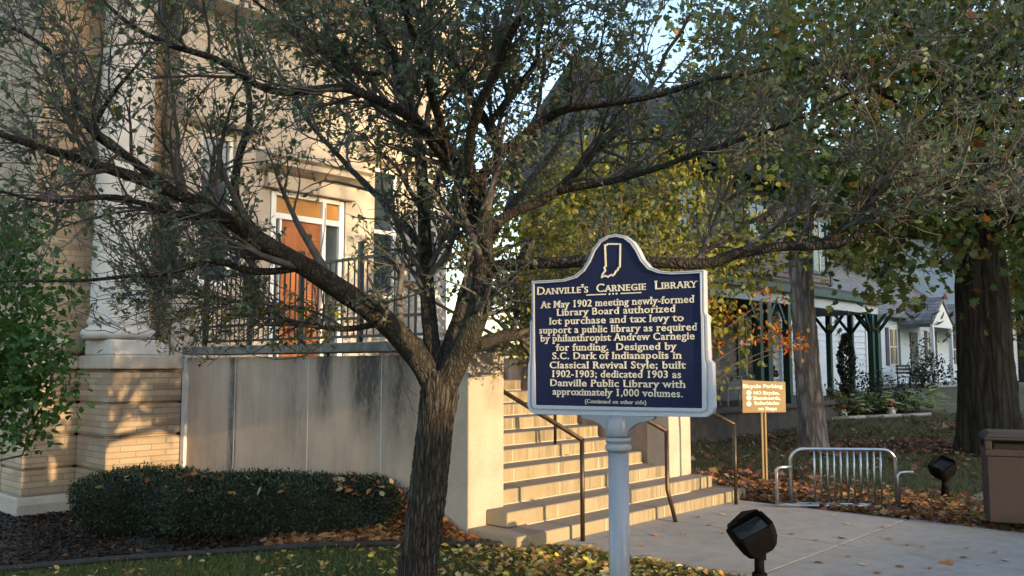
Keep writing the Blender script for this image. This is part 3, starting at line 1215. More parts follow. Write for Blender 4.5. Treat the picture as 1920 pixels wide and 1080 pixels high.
mkr = thing('historical_marker', 'silver framed navy blue historical marker with raised cream text on a grey post', 'sign', MP, MRZ)
outer = [(55, 290), (135, 286), (215, 281), (268, 264), (310, 230), (338, 185), (362, 130), (397, 84), (440, 60), (480, 53), (525, 62), (565, 90), (592, 130), (616, 180), (652, 220), (700, 238), (760, 244), (840, 240), (926, 235),
         (929, 450), (942, 466), (950, 688), (968, 706), (975, 928), (965, 958), (935, 977), (500, 970), (70, 962), (44, 945), (33, 915), (38, 712), (46, 690), (47, 500), (57, 484)]
inner = [(68, 304), (140, 300), (222, 294), (280, 276), (322, 240), (352, 192), (375, 138), (405, 97), (445, 74), (480, 68), (518, 76), (552, 100), (580, 140), (604, 190), (642, 232), (696, 252), (760, 258), (835, 255), (905, 251),
         (908, 450), (910, 470), (914, 690), (915, 705), (917, 926), (917, 932), (905, 932), (500, 925), (85, 916), (75, 915), (75, 905), (72, 712), (71, 690), (69, 500), (69, 484)]
O2 = [mc(*p) for p in outer]
I2 = [mc(*p) for p in inner]
pl = MB(MF)
pl.prism(O2, -0.012, 0.012)
pl.build('plate', M['silver_rim'], mkr)


def ring(mb, A, B, y0, y1):
    n = len(A)
    V = [(p[0], y0, p[1]) for p in A] + [(p[0], y0, p[1]) for p in B] + [(p[0], y1, p[1]) for p in A] + [(p[0], y1, p[1]) for p in B]
    Fc = []
    for i in range(n):
        j = (i + 1) % n
        Fc += [(i, j, n + j, n + i), (i, 2 * n + i, 2 * n + j, j), (n + i, n + j, 3 * n + j, 3 * n + i)]
    mb.add(V, Fc)


def lerp2(A, B, t):
    return [(a[0] * (1 - t) + b[0] * t, a[1] * (1 - t) + b[1] * t) for a, b in zip(A, B)]


rm = MB(MF)
ring(rm, O2, lerp2(O2, I2, 0.38), -0.024, -0.0121)
ring(rm, lerp2(O2, I2, 0.381), lerp2(O2, I2, 0.60), -0.018, -0.0121)
ring(rm, lerp2(O2, I2, 0.601), I2, -0.028, -0.0121)
ring(rm, [(a, b_) for a, b_ in O2][::-1], I2[::-1], 0.028, 0.0121)
rm.build('raised_rim', M['silver_rim'], mkr, bevel=0.0025)
bl = MB(MF)
bl.prism(lerp2(O2, I2, 0.99), -0.016, -0.0125)
bl.prism(lerp2(O2, I2, 0.99), 0.0125, 0.016)
bl.build('blue_field', M['marker_blue'], mkr)
tx = MB(MF)
rows = [("At May 1902 meeting newly-formed", 100, 873, 413, 35), ("Library Board authorized", 182, 777, 456, 35), ("lot purchase and tax levy to", 145, 820, 501, 35),
        ("support a public library as required", 92, 888, 547, 35), ("by philanthropist Andrew Carnegie", 100, 876, 590, 35), ("for funding.  Designed by", 177, 783, 639, 35),
        ("S.C. Dark of Indianapolis in", 158, 808, 683, 35), ("Classical Revival Style; built", 145, 830, 731, 35), ("1902-1903; dedicated 1903 as", 160, 808, 777, 35),
        ("Danville Public Library with", 148, 828, 824, 35), ("approximately 1,000 volumes.", 160, 817, 870, 35)]
YF = -0.0161
for s_, a, b_, y, c in rows:
    s0, z0 = mc(a, y)
    s1, z1 = mc(b_, y)
    zm = mc((a + b_) / 2, y)[1]
    cap = mc((a + b_) / 2, y - c)[1] - zm
    add_text(tx, s_, s0, s1, zm, cap, YF, 0.004, serif=True, offset=0.010, spacing=1.08, word=1.0)
s0, _ = mc(82, 340)
s1, _ = mc(890, 340)
zm = mc(486, 341)[1]
add_text(tx, "Danville's  Carnegie  Library", s0, s1, zm, mc(486, 300)[1] - zm, YF, 0.004, serif=True, small_caps=True, offset=0.008, spacing=1.05)
s0, _ = mc(323, 909)
s1, _ = mc(632, 909)
zm = mc(478, 909)[1]
add_text(tx, "(Continued on other side)", s0, s1, zm, mc(478, 890)[1] - zm, YF, 0.003, serif=True, offset=0.004, spacing=1.1)
tx.build('raised_lettering', M['cream_letters'], mkr)
dv = MB(MF)
a, za = mc(330, 361)
b_, _ = mc(428, 361)
dv.box(a, YF - 0.004, za - 0.003, b_, YF, za + 0.003)
a, _ = mc(503, 356)
b_, _ = mc(607, 356)
dv.box(a, YF - 0.004, za - 0.003, b_, YF, za + 0.003)
for xx in (447, 465, 482):
    a, _ = mc(xx, 358)
    dv.prism([(a + 0.005 * math.cos(t), za + 0.005 * math.sin(t)) for t in np.linspace(0, 2 * PI, 10, endpoint=False)], YF - 0.004, YF)
dv.build('divider', M['cream_letters'], mkr)
stt = [(424, 110), (435, 108), (437, 103), (501, 104), (499, 218), (490, 226), (489, 234), (479, 241), (471, 256), (463, 263), (457, 259), (450, 262), (440, 269), (426, 264), (408, 271), (412, 256), (425, 238), (421, 222), (428, 214)]
S2 = [mc(*p) for p in stt]
cen = np.mean(S2, axis=0)
o_ = MB(MF)
for i in range(len(S2)):
    a, b_ = np.array(S2[i]), np.array(S2[(i + 1) % len(S2)])
    d = (b_ - a) / np.linalg.norm(b_ - a)
    n_ = np.array([-d[1], d[0]]) * 0.0042
    e_ = d * 0.0035
    o_.prism([tuple(a - e_ - n_), tuple(b_ + e_ - n_), tuple(b_ + e_ + n_), tuple(a - e_ + n_)], YF - 0.004 - 0.0001 * i, YF)
o_.build('state_outline', M['cream_letters'], mkr)
# bracket and post


def mp2(x, y):
    return mk(1100 + x / 4.153, 740 + y / 4.153)


br = MB(MF)
half = [(540, 172), (525, 195), (480, 207), (420, 218), (375, 240), (340, 270), (325, 300)]
R2 = [mp2(*p) for p in half]
cx = mp2(245, 300)[0]
ztop = mp2(245, 160)[1]
poly = [(2 * cx - p[0], p[1]) for p in R2][::1]
poly = [(2 * cx - R2[0][0], ztop)] + poly + R2[::-1] + [(R2[0][0], ztop)]
br.prism(poly, -0.022, 0.022)
br.build('bracket', M['silver_paint'], mkr, bevel=0.006)
rp = 0.054
zt = mp2(245, 165)[1] - 0.002
zc = mp2(245, 330)[1]
z2 = mp2(245, 435)[1]
cp = MB(MF)
cp.lathe([(0.060, zc), (0.064, zc + 0.012), (0.0635, zc + 0.05), (0.058, zc + 0.085), (0.045, zc + 0.115), (0.025, zt - 0.004), (0.004, zt)], cx, 0.0, 28)
cp.build('post_cap', M['silver_paint'], mkr)
cl = MB(MF)
cl.lathe([(0.066, z2), (0.068, z2 + 0.004), (0.068, z2 + 0.03), (0.060, z2 + 0.034), (0.060, zc - 0.03), (0.066, zc - 0.027), (0.066, zc - 0.001)], cx, 0.0, 28)
for th in (0.5, 1.6, 2.7, 3.9, 5.0):
    x_, y_ = cx + 0.066 * math.cos(th), 0.066 * math.sin(th)
    cl.box(x_ - 0.005, y_ - 0.005, z2 + 0.012, x_ + 0.005, y_ + 0.005, z2 + 0.022)
cl.build('collar', M['silver_paint'], mkr)
ps = MB(MF)
ps.lathe([(rp, -0.2), (rp, z2)], cx, 0.0, 32)
ps.build('post', M['silver_paint'], mkr)

# ================================================================== BICYCLE SIGN
BY = 11.9
bs0 = at(1432, 905, BY)
bsn = thing('parking_sign', 'small tan bicycle parking notice with white lettering on a slim tan post', 'sign', (bs0[0], BY, 0), 0.0)


def bp(px, py):
    p = at(px, py, BY)
    return p[0], p[2]


pn = MB()
c4 = [bp(1391, 713), bp(1472, 716), bp(1473, 773), bp(1392, 774)]
pn.prism(c4, BY - 0.012, BY)
pn.build('panel', M['sign_tan'], bsn, bevel=0.003)
lt = MB()


def bc(x, y):
    return bp(1300 + x / 4.5, 560 + y / 4.5)


for s_, a, b_, y, cpx in (("Bicycle Parking", 416, 750, 753, 30), ("NO Bicycles,", 508, 724, 808, 28), ("Skateboards,", 503, 734, 852, 28), ("Rollerblades", 514, 722, 894, 28), ("on Steps", 545, 702, 940, 28)):
    s0, z0 = bc(a, y)
    s1, _ = bc(b_, y)
    lt = MB()
    add_text(lt, s_, s0, s1, z0, bc(a, y - cpx)[1] - z0, BY - 0.0121, 0.003, offset=0.03)
    lt.build('lettering', M['sign_white'], bsn)
for y in (793, 837, 887):
    a, z = bc(467, y)
    lt = MB()
    lt.prism([(a + 0.034 * math.cos(t), z + 0.034 * math.sin(t)) for t in np.linspace(0, 2 * PI, 20, endpoint=False)], BY - 0.0151, BY - 0.0121)
    lt.build('white_disc', M['sign_white'], bsn)
pt = MB()
zb = bp(1432, 774)[1]
xa = bp(1428, 800)[0]
xb = bp(1437.5, 800)[0]
pt.prism([(xa, BY + 0.002), (xa + 0.022, BY + 0.002), (xa + 0.026, BY + 0.03), (xb - 0.026, BY + 0.03), (xb - 0.022, BY + 0.002), (xb, BY + 0.002), (xb, BY + 0.036), (xa, BY + 0.036)], -0.3, zb + 0.25, 'z')
pt.build('post', M['sign_tan'], bsn)

# ================================================================== BIKE RACK
K0 = np.array([*at(1457, 950, 9.9)[:2], 0.0])
K1 = np.array([*at(1696, 957, 9.75)[:2], 0.0])
kd = unit(K1 - K0)
krz = math.atan2(kd[1], kd[0])
KF = frame(K0, krz)
KL = float(np.linalg.norm(K1 - K0))
rack = thing('bicycle_rack', 'galvanised tubular bicycle rack with eleven uprights standing at the edge of the paving', 'bicycle rack', K0, krz)


def arc_pts(cx_, cz, r, a0, a1, n=8):
    return [(cx_ + r * math.cos(t), 0.0, cz + r * math.sin(t)) for t in np.linspace(a0, a1, n)]


x0, x1, H_ = 0.17, KL - 0.06, 0.66
fm = MB(KF)
hp = [(x0, 0.05, 0.06), (x0, 0.05, H_ - 0.16)] + [(p[0], 0.05, p[2]) for p in arc_pts(x0 + 0.14, H_ - 0.14, 0.14, PI, PI / 2)] + [(p[0], 0.05, p[2]) for p in arc_pts(x1 - 0.14, H_ - 0.14, 0.14, PI / 2, 0)] + [(x1, 0.05, H_ - 0.16), (x1, 0.05, 0.04)]
fm.tube(hp, 0.021, 12)
fm.build('hoop_frame', M['galvanised'], rack)
bt = MB(KF)
bt.tube([(-0.02, -0.02, 0.045), (KL + 0.02, -0.02, 0.045)], 0.022, 10)
bt.tube([(x0, 0.05, 0.055), (x1, 0.05, 0.055)], 0.016, 8)
bt.build('base_rail', M['galvanised'], rack)
for k in range(11):
    xx = x0 + 0.26 + (x1 - x0 - 0.42) * k / 10
    u_ = MB(KF)
    u_.tube([(xx, 0.05, 0.055), (xx, 0.05, H_)], 0.0105, 8)
    u_.build('upright', M['galvanised'], rack)
for sgn, xe, hh in ((1, 0.0, 0.46), (-1, KL - 0.06, 0.42)):
    fo = MB(KF)
    fo.tube([(xe, -0.02, 0.0), (xe, -0.02, hh - 0.07), (xe + sgn * 0.0, -0.02, hh - 0.03), (xe + 0.02, -0.02, hh - 0.008), (xe + 0.06, -0.01, hh), (xe + 0.17, 0.02, hh)], 0.02, 10)
    fo.build('end_loop', M['galvanised'], rack)

# ================================================================== FLOOD LIGHTS


def floodlight(label, base, k, rz):
    t = thing('floodlight', label, 'floodlight', base, rz, 'black ground floodlights')
    Fm = frame(base, rz) @ np.array(Matrix.Scale(k, 4))
    s = MB(Fm)
    s.lathe([(0.060, -0.1), (0.060, 0.165), (0.056, 0.17), (0.04, 0.17)], 0, 0, 20)
    s.lathe([(0.040, 0.17), (0.038, 0.29)], 0, 0, 16)
    s.build('stem', M['black_plastic'], t)
    kn = MB(Fm)
    kn.add(*_disc((0.0, -0.03, 0.32), 0.046, 0.06))
    kn.box(-0.018, -0.028, 0.27, 0.05, 0.028, 0.34)
    kn.build('knuckle', M['black_plastic'], t, bevel=0.004)
    # lamp head: a rounded box that narrows to the back, lens face tipped up and to the right
    A = Fm @ np.array(Matrix.Translation((0.015, 0.0, 0.345)) @ Matrix.Rotation(math.radians(-28), 4, 'Y') @ Matrix.Rotation(math.radians(14), 4, 'X'))
    hdm = MB(A)
    prof = [(0.0, 0.09, 0.085), (0.03, 0.125, 0.11), (0.10, 0.155, 0.135), (0.17, 0.165, 0.15), (0.235, 0.168, 0.155)]
    V, Fc = [], []
    for z, hx, hy in prof:
        c_ = 0.28
        V += [(-hx, -hy * (1 - c_), z), (-hx * (1 - c_), -hy, z), (hx * (1 - c_), -hy, z), (hx, -hy * (1 - c_), z), (hx, hy * (1 - c_), z), (hx * (1 - c_), hy, z), (-hx * (1 - c_), hy, z), (-hx, hy * (1 - c_), z)]
    for i in range(len(prof) - 1):
        for j in range(8):
            Fc.append((i * 8 + j, i * 8 + (j + 1) % 8, (i + 1) * 8 + (j + 1) % 8, (i + 1) * 8 + j))
    Fc.append(tuple(range(7, -1, -1)))
    q0 = len(V)
    top = V[-8:]
    V += [(x * 0.84, y * 0.84, z) for x, y, z in top]
    V += [(x * 0.82, y * 0.82, z - 0.03) for x, y, z in top]
    for j in range(8):
        Fc.append((q0 - 8 + j, q0 - 8 + (j + 1) % 8, q0 + (j + 1) % 8, q0 + j))
        Fc.append((q0 + j, q0 + (j + 1) % 8, q0 + 8 + (j + 1) % 8, q0 + 8 + j))
    Fc.append(tuple(q0 + 8 + j for j in range(8)))
    hdm.add(V, Fc)
    head = hdm.build('lamp_head', M['black_plastic'], t, bevel=0.008)
    vz = MB(A)
    vz.prism([(-0.135, 0.236), (-0.135, 0.262), (0.02, 0.305), (0.135, 0.262), (0.135, 0.236)], 0.118, 0.128)
    vz.prism([(-0.118, 0.236), (-0.02, 0.285), (0.118, 0.236)], 0.108, 0.116)
    vz.box(-0.142, -0.10, 0.236, -0.134, 0.117, 0.262)
    vz.box(0.134, -0.10, 0.236, 0.142, 0.117, 0.262)
    vz.build('visor', M['black_plastic'], head, bevel=0.003)
    ln = MB(A)
    ln.box(-0.12, -0.108, 0.206, 0.12, 0.105, 0.214)
    ln.build('lens', M['lens'], head)
    return t


def _disc(c, r, w):
    n = 20
    V = [(c[0] + r * math.cos(t), c[1], c[2] + r * math.sin(t)) for t in np.linspace(0, 2 * PI, n, endpoint=False)]
    V += [(x, y + w, z) for x, y, z in V]
    return V, [tuple(range(n)), tuple(range(2 * n - 1, n - 1, -1))] + [(i, i + n, (i + 1) % n + n, (i + 1) % n) for i in range(n)]


fb = at(1425, 1108, 6.25)
floodlight('large black floodlight on a stem in the grass at the near edge of the walkway', (fb[0], 6.25, 0.0), 0.88, 0.0)
fb = at(1772, 925, 10.5)
floodlight('small black floodlight standing beyond the bicycle rack near the brown bin', (fb[0], 10.5, 0.0), 0.80, 0.3)

# ================================================================== LITTER BIN
bx = at(1882, 1003, 8.35)
binz = math.radians(-24)
bn = thing('litter_bin', 'brown square litter bin with open slots under its domed lid', 'litter bin', (bx[0] + 0.33, 8.62, 0.02), binz)
BF = frame((bx[0] + 0.33, 8.62, 0.02), binz)
s = MB(BF)
s.box(-0.30, -0.30, 0.085, 0.30, 0.30, 0.71)
s.build('body', M['bin_brown'], bn, bevel=0.012)
s = MB(BF)
s.box(-0.31, -0.31, 0.713, 0.31, 0.31, 0.775)
for xx in (-0.31, 0.25):
    for yy in (-0.31, 0.25):
        s.box(xx, yy, 0.776, xx + 0.06, yy + 0.06, 0.86)
s.build('collar', M['bin_brown'], bn, bevel=0.008)
s = MB(BF)
s.box(-0.32, -0.32, 0.861, 0.32, 0.32, 0.89)
V = [(-0.32, -0.32, 0.891), (0.32, -0.32, 0.891), (0.32, 0.32, 0.891), (-0.32, 0.32, 0.891), (-0.26, -0.26, 0.935), (0.26, -0.26, 0.935), (0.26, 0.26, 0.935), (-0.26, 0.26, 0.935)]
s.add(V, [(0, 1, 5, 4), (1, 2, 6, 5), (2, 3, 7, 6), (3, 0, 4, 7), (4, 5, 6, 7), (3, 2, 1, 0)])
s.build('lid', M['bin_brown'], bn, bevel=0.014)
s = MB(BF)
s.box(-0.22, -0.22, 0.72, 0.22, 0.22, 0.855)
s.build('liner', M['dark'], bn)
for xx in (-0.21, 0.13):
    for yy in (-0.21, 0.13):
        s = MB(BF)
        s.box(xx, yy, 0.0, xx + 0.09, yy + 0.09, 0.084)
        s.build('foot', M['dark'], bn)

# ================================================================== PORCH HOUSE
GH = 0.15
hs = thing('porch_house', 'grey two storey house with dark green trim and a green posted front porch', 'house', uvp(18, 10.9, 0.0), TH)
wl = MB(UV)
wl.siding((15.2, 10.9), (22.0, 10.9), 0.72, 3.5, 0.125)
wl.siding((22.0, 10.9), (22.0, 13.8), 0.72, 3.35, 0.125)
wl.siding((15.2, 9.9), (23.9, 9.9), 3.85, 6.3, 0.125)
wl.siding((23.9, 9.9), (23.9, 13.8), 3.85, 6.3, 0.125)
wl.box(15.2, 9.93, 3.60, 23.87, 13.8, 6.3)
wl.prism([(9.95, 6.302), (13.78, 6.302), (11.87, 8.25)], 15.25, 23.8, 'x')
wl.box(15.2, 10.93, 0.0, 21.97, 13.8, 3.3)
wl.build('wall', M['house_grey'], hs)
cb = MB(UV)
cb.box(23.82, 9.86, 3.8, 23.94, 9.98, 6.3)
cb.box(21.9, 10.86, 0.72, 22.03, 10.98, 3.3)
cb.box(15.2, 9.85, 6.05, 24.0, 9.899, 6.3)
cb.build('corner_board', M['house_green'], hs)


def house_window(parent, u, v, z0, z1, w, trim, frame_m, shutters=None):
    f_ = MB(UV)
    for a, b_ in ((u - w / 2 - 0.08, u - w / 2), (u + w / 2, u + w / 2 + 0.08)):
        f_.box(a, v - 0.06, z0 - 0.08, b_, v + 0.02, z1 + 0.08)
    f_.box(u - w / 2, v - 0.055, z1, u + w / 2, v + 0.02, z1 + 0.08)
    f_.box(u - w / 2, v - 0.055, z0 - 0.08, u + w / 2, v + 0.02, z0)
    o1 = f_.build('window', trim, parent)
    g_ = MB(UV)
    g_.box(u - w / 2, v - 0.028, z0, u + w / 2, v - 0.022, z1)
    g_.build('pane', M['glass'], o1)
    m_ = MB(UV)
    zm = (z0 + z1) / 2
    m_.box(u - w / 2, v - 0.048, zm - 0.025, u + w / 2, v - 0.03, zm + 0.025)
    m_.box(u - 0.015, v - 0.046, z0, u + 0.015, v - 0.031, zm - 0.025)
    m_.box(u - 0.015, v - 0.046, zm + 0.025, u + 0.015, v - 0.031, z1)
    m_.build('sash', frame_m, o1)
    if shutters:
        for sgn in (-1, 1):
            s_ = MB(UV)
            uc = u + sgn * (w / 2 + 0.08 + 0.17)
            s_.box(uc - 0.16, v - 0.05, z0 - 0.06, uc + 0.16, v - 0.022, z1 + 0.06)
            s_.build('shutter', shutters, o1, bevel=0.006)


house_window(hs, 23.1, 9.9, 4.15, 5.55, 0.85, M['house_green'], M['white_paint'])
house_window(hs, 19.5, 9.9, 4.15, 5.55, 0.85, M['house_green'], M['white_paint'])
house_window(hs, 16.3, 9.9, 4.15, 5.55, 0.85, M['house_green'], M['white_paint'])
house_window(hs, 20.7, 10.9, 1.35, 2.95, 0.8, M['house_green'], M['white_paint'])
house_window(hs, 18.2, 10.9, 1.35, 2.95, 0.8, M['house_green'], M['white_paint'])
house_window(hs, 16.0, 10.9, 1.35, 2.95, 0.8, M['house_green'], M['white_paint'])
dr = MB(UV)
dr.box(16.6, 10.85, 0.72, 17.5, 10.90, 2.9)
dr.build('door', M['house_green'], hs)
# roof with a front gable
rf = MB(UV)
rf.prism([(9.3, 5.95), (11.87, 8.40), (14.4, 5.95), (14.4, 6.12), (11.87, 8.60), (9.3, 6.12)], 14.9, 24.4, 'x')
rf.build('roof', M['roof_dark'], hs)
gb = MB(UV)
ga, gc, gp = 15.6, 18.9, 22.2
gb.prism([(ga, 6.3), (gp, 6.3), (gc, 8.35)], 9.55, 9.9, 'y')
gb.build('gable_wall', M['house_grey'], hs)
gr = MB(UV)
for (a, b_) in ((ga - 0.35, gc), (gp + 0.35, gc)):
    sgn = 1 if b_ > a else -1
    z0 = 6.1
    gr.prism([(a, z0), (b_, 8.38), (b_, 8.68), (a - sgn * 0.05, z0 + 0.28)] if sgn > 0 else [(b_, 8.38), (a, z0), (a + 0.05, z0 + 0.28), (b_, 8.68)], 9.25, 9.548, 'y')
gr.build('gable_trim', M['house_green'], hs)
gp_ = MB(UV)
gp_.prism([(18.95, 6.9), (20.4, 6.9), (18.95, 7.85)], 9.5, 9.548, 'y')
gp_.build('gable_panel', M['white_paint'], hs)
gw = MB(UV)
gw.prism([(ga - 0.35, 6.3), (gc, 8.66), (gp + 0.35, 6.3), (gp + 0.35, 6.4), (gc, 8.80), (ga - 0.35, 6.4)], 9.2, 11.8, 'y')
gw.build('gable_roof', M['roof_dark'], hs)
# porch
dk = MB(UV)
dk.box(15.0, 9.2, 0.60, 25.5, 12.2, 0.70)
dk.build('porch_floor', M['deck'], hs)
dk = MB(UV)
dk.box(15.0, 9.3, -0.2, 25.4, 9.36, 0.598)
dk.box(25.34, 9.361, -0.2, 25.4, 12.1, 0.598)
dk.build('porch_skirt', M['deck'], hs)
pr = MB(UV)
pr.prism([(9.12, 3.46), (9.88, 3.76), (12.6, 3.80), (12.6, 3.56), (9.12, 3.40)], 15.0, 25.52, 'x')
pr.build('porch_roof', M['roof_dark'], hs)
pf = MB(UV)
pf.box(15.0, 9.06, 3.33, 25.58, 9.119, 3.50)
pf.box(25.522, 9.12, 3.33, 25.58, 12.6, 3.58)
pf.build('porch_gutter', M['house_green'], hs)
pf = MB(UV)
pf.box(15.0, 9.22, 3.06, 25.5, 9.36, 3.38)
pf.box(25.36, 9.361, 3.06, 25.5, 12.1, 3.38)
pf.build('porch_beam', M['white_siding'], hs)
for (u, v, k) in ((25.43, 9.29, 0.115), (25.1, 9.29, 0.075), (25.43, 10.0, 0.07), (25.43, 10.65, 0.07), (19.75, 9.29, 0.075), (18.65, 9.29, 0.11), (18.3, 9.29, 0.075), (15.2, 9.29, 0.075), (25.43, 12.0, 0.08)):
    p = MB(UV)
    p.box(u - k, v - k, 0.702, u + k, v + k, 3.058)
    p.box(u - k - 0.03, v - k - 0.03, 0.703, u + k + 0.03, v + k + 0.03, 0.90)
    kk = k + 0.05
    for dx, dy in ((1, 0), (-1, 0), (0, 1), (0, -1)):
        if u > 25 and dx and v > 9.5:
            continue
        if u < 25 and dy:
            continue
        a = np.array([dx, dy])
        P0 = np.array([u, v]) + a * k
        P1 = P0 + a * 0.20
        t_ = np.array([-dy, dx]) * 0.025
        P1 = P0 + a * 0.40
        V = [(*(P0 - t_), 2.52), (*(P0 - t_), 2.66), (*(P1 - t_), 3.056), (*(P1 - t_ - a * 0.10), 3.056), (*(P0 + t_), 2.52), (*(P0 + t_), 2.66), (*(P1 + t_), 3.056), (*(P1 + t_ - a * 0.10), 3.056)]
        V[2], V[3], V[6], V[7] = V[3], V[2], V[7], V[6]
        p.add(V, [(0, 1, 2, 3), (7, 6, 5, 4), (0, 3, 7, 4), (1, 5, 6, 2), (0, 4, 5, 1), (3, 2, 6, 7)])
    p.build('porch_post', M['house_green'], hs)

# things on the porch
sb = uvp(19.5, 9.75, 0.70)
stt_ = thing('garden_statue', 'dark reddish seated figure statue on a pale pedestal between the porch posts', 'statue', sb, TH)
SF = frame(sb, TH)
p = MB(SF)
p.lathe([(0.17, 0), (0.17, 0.05), (0.13, 0.09), (0.12, 0.50), (0.16, 0.55), (0.16, 0.60)], 0, 0, 16)
p.build('pedestal', M['white_paint'], stt_)
p = MB(SF)
p.lathe([(0.15, 0.601), (0.21, 0.68), (0.20, 0.80), (0.15, 0.93), (0.17, 1.05), (0.16, 1.13), (0.07, 1.19), (0.055, 1.24), (0.09, 1.30), (0.10, 1.37), (0.085, 1.44), (0.03, 1.48)], 0, 0, 16)
for sg in (-1, 1):
    p.tube([(sg * 0.16, 0, 1.10), (sg * 0.21, -0.03, 0.95), (sg * 0.15, -0.15, 0.84), (sg * 0.03, -0.19, 0.82)], [0.05, 0.047, 0.04, 0.035], 8)
    p.tube([(sg * 0.09, -0.02, 0.70), (sg * 0.12, -0.22, 0.72), (sg * 0.03, -0.27, 0.66)], [0.085, 0.07, 0.05], 8)
p.build('figure', M['statue'], stt_)
cb_ = uvp(17.4, 9.7, 0.70)
ch = thing('porch_chair', 'pale wicker porch chair behind the tan notice', 'chair', cb_, TH)
CF = frame(cb_, TH)
p = MB(CF)
p.box(-0.3, -0.28, 0.36, 0.3, 0.28, 0.43)
p.build('seat', M['wicker'], ch, bevel=0.02)
p = MB(CF)
p.prism([(-0.3, 0.44), (-0.3, 0.85), (-0.2, 0.98), (0.2, 0.98), (0.3, 0.85), (0.3, 0.44)], 0.22, 0.28)
p.build('backrest', M['wicker'], ch, bevel=0.015)
for sx in (-1, 1):
    p = MB(CF)
    p.tube([(sx * 0.3, -0.28, 0.42), (sx * 0.32, -0.26, 0.64), (sx * 0.31, 0.25, 0.66)], 0.025, 8)
    p.build('armrest', M['wicker'], ch)
    for sy in (-0.24, 0.24):
        p = MB(CF)
        p.tube([(sx * 0.26, sy, 0), (sx * 0.26, sy, 0.36)], 0.022, 8)
        p.build('leg', M['wicker'], ch)

# ================================================================== WHITE HOUSES BEHIND
wh = thing('white_house', 'white clapboard house seen between the green porch posts', 'house', uvp(28, 12.2, 0.5), TH)
s = MB(UV)
s.siding((23.8, 12.2), (32.4, 12.2), 0.75, 3.9, 0.21, 0.03)
s.siding((32.4, 12.2), (32.4, 20), 0.75, 3.9, 0.21, 0.03)
s.box(23.8, 12.23, 0.3, 32.37, 20, 3.9)
s.prism([(12.25, 3.902), (19.95, 3.902), (16.1, 6.55)], 23.9, 32.3, 'x')
s.build('wall', M['white_siding'], wh)
s = MB(UV)
s.box(32.3, 12.13, 0.7, 32.46, 12.29, 3.9)
s.build('corner_board', M['white_paint'], wh)
s = MB(UV)
s.prism([(11.8, 3.8), (16.1, 6.6), (20.4, 3.8), (20.4, 3.95), (16.1, 6.8), (11.8, 3.95)], 23.4, 32.8, 'x')
s.build('roof', M['shingle_grey'], wh)
lm = MB(UV)
lm.lathe([(0.02, 2.75), (0.13, 2.70), (0.14, 2.62), (0.05, 2.55)], 30.2, 12.05, 12)
lm.box(30.18, 12.05, 2.6, 30.22, 12.2, 2.66)
lm.build('wall_lamp', M['iron'], wh)

w2 = thing('tall_white_house', 'tall plain white clapboard house at the far right behind the thick maple', 'house', uvp(47, 12.2, 0.6), TH)
s = MB(UV)
s.siding((46.2, 11.6), (60, 11.6), 0.8, 6.2, 0.18, 0.025)
s.siding((46.2, 20), (46.2, 11.6), 0.8, 6.2, 0.18, 0.025)
s.box(46.23, 11.63, 0.3, 60, 20, 6.2)
s.prism([(11.7, 6.202), (19.9, 6.202), (15.8, 9.55)], 46.3, 59.9, 'x')
s.build('wall', M['white_siding'], w2)
s = MB(UV)
s.prism([(11.2, 6.1), (15.8, 9.6), (20.4, 6.1), (20.4, 6.3), (15.8, 9.8), (11.2, 6.3)], 45.8, 60.4, 'x')
s.build('roof', M['shingle_grey'], w2)
house_window(w2, 50, 11.6, 1.8, 3.3, 0.85, M['white_paint'], M['white_paint'])
house_window(w2, 50, 11.6, 4.2, 5.6, 0.85, M['white_paint'], M['white_paint'])

ct = thing('white_cottage', 'low white cottage with dark blue shutters and two small gabled porches', 'house', uvp(38, 12.6, 0.6), TH)
s = MB(UV)
s.siding((33.6, 12.6), (46.1, 12.6), 0.85, 3.6, 0.16, 0.02)
s.box(33.6, 12.63, 0.3, 46.1, 20, 3.6)
s.prism([(12.7, 3.602), (20.1, 3.602), (16.4, 6.35)], 33.7, 46.05, 'x')
s.build('wall', M['white_siding'], ct)
s = MB(UV)
s.prism([(12.2, 3.5), (16.4, 6.4), (20.6, 3.5), (20.6, 3.65), (16.4, 6.6), (12.2, 3.65)], 33.3, 46.15, 'x')
s.build('roof', M['shingle_grey'], ct)
house_window(ct, 36.3, 12.6, 1.65, 3.05, 0.8, M['white_paint'], M['white_paint'], M['shutter'])
house_window(ct, 41.0, 12.6, 1.65, 3.05, 0.8, M['white_paint'], M['white_paint'], M['shutter'])
house_window(ct, 44.5, 12.6, 1.65, 3.05, 0.8, M['white_paint'], M['white_paint'], M['shutter'])
s = MB(UV)
s.box(34.3, 12.55, 0.9, 34.75, 12.6, 3.0)
s.build('door', M['shutter'], ct)
s = MB(UV)
s.box(38.35, 12.55, 0.9, 39.25, 12.6, 3.0)
s.build('door', M['shutter'], ct)
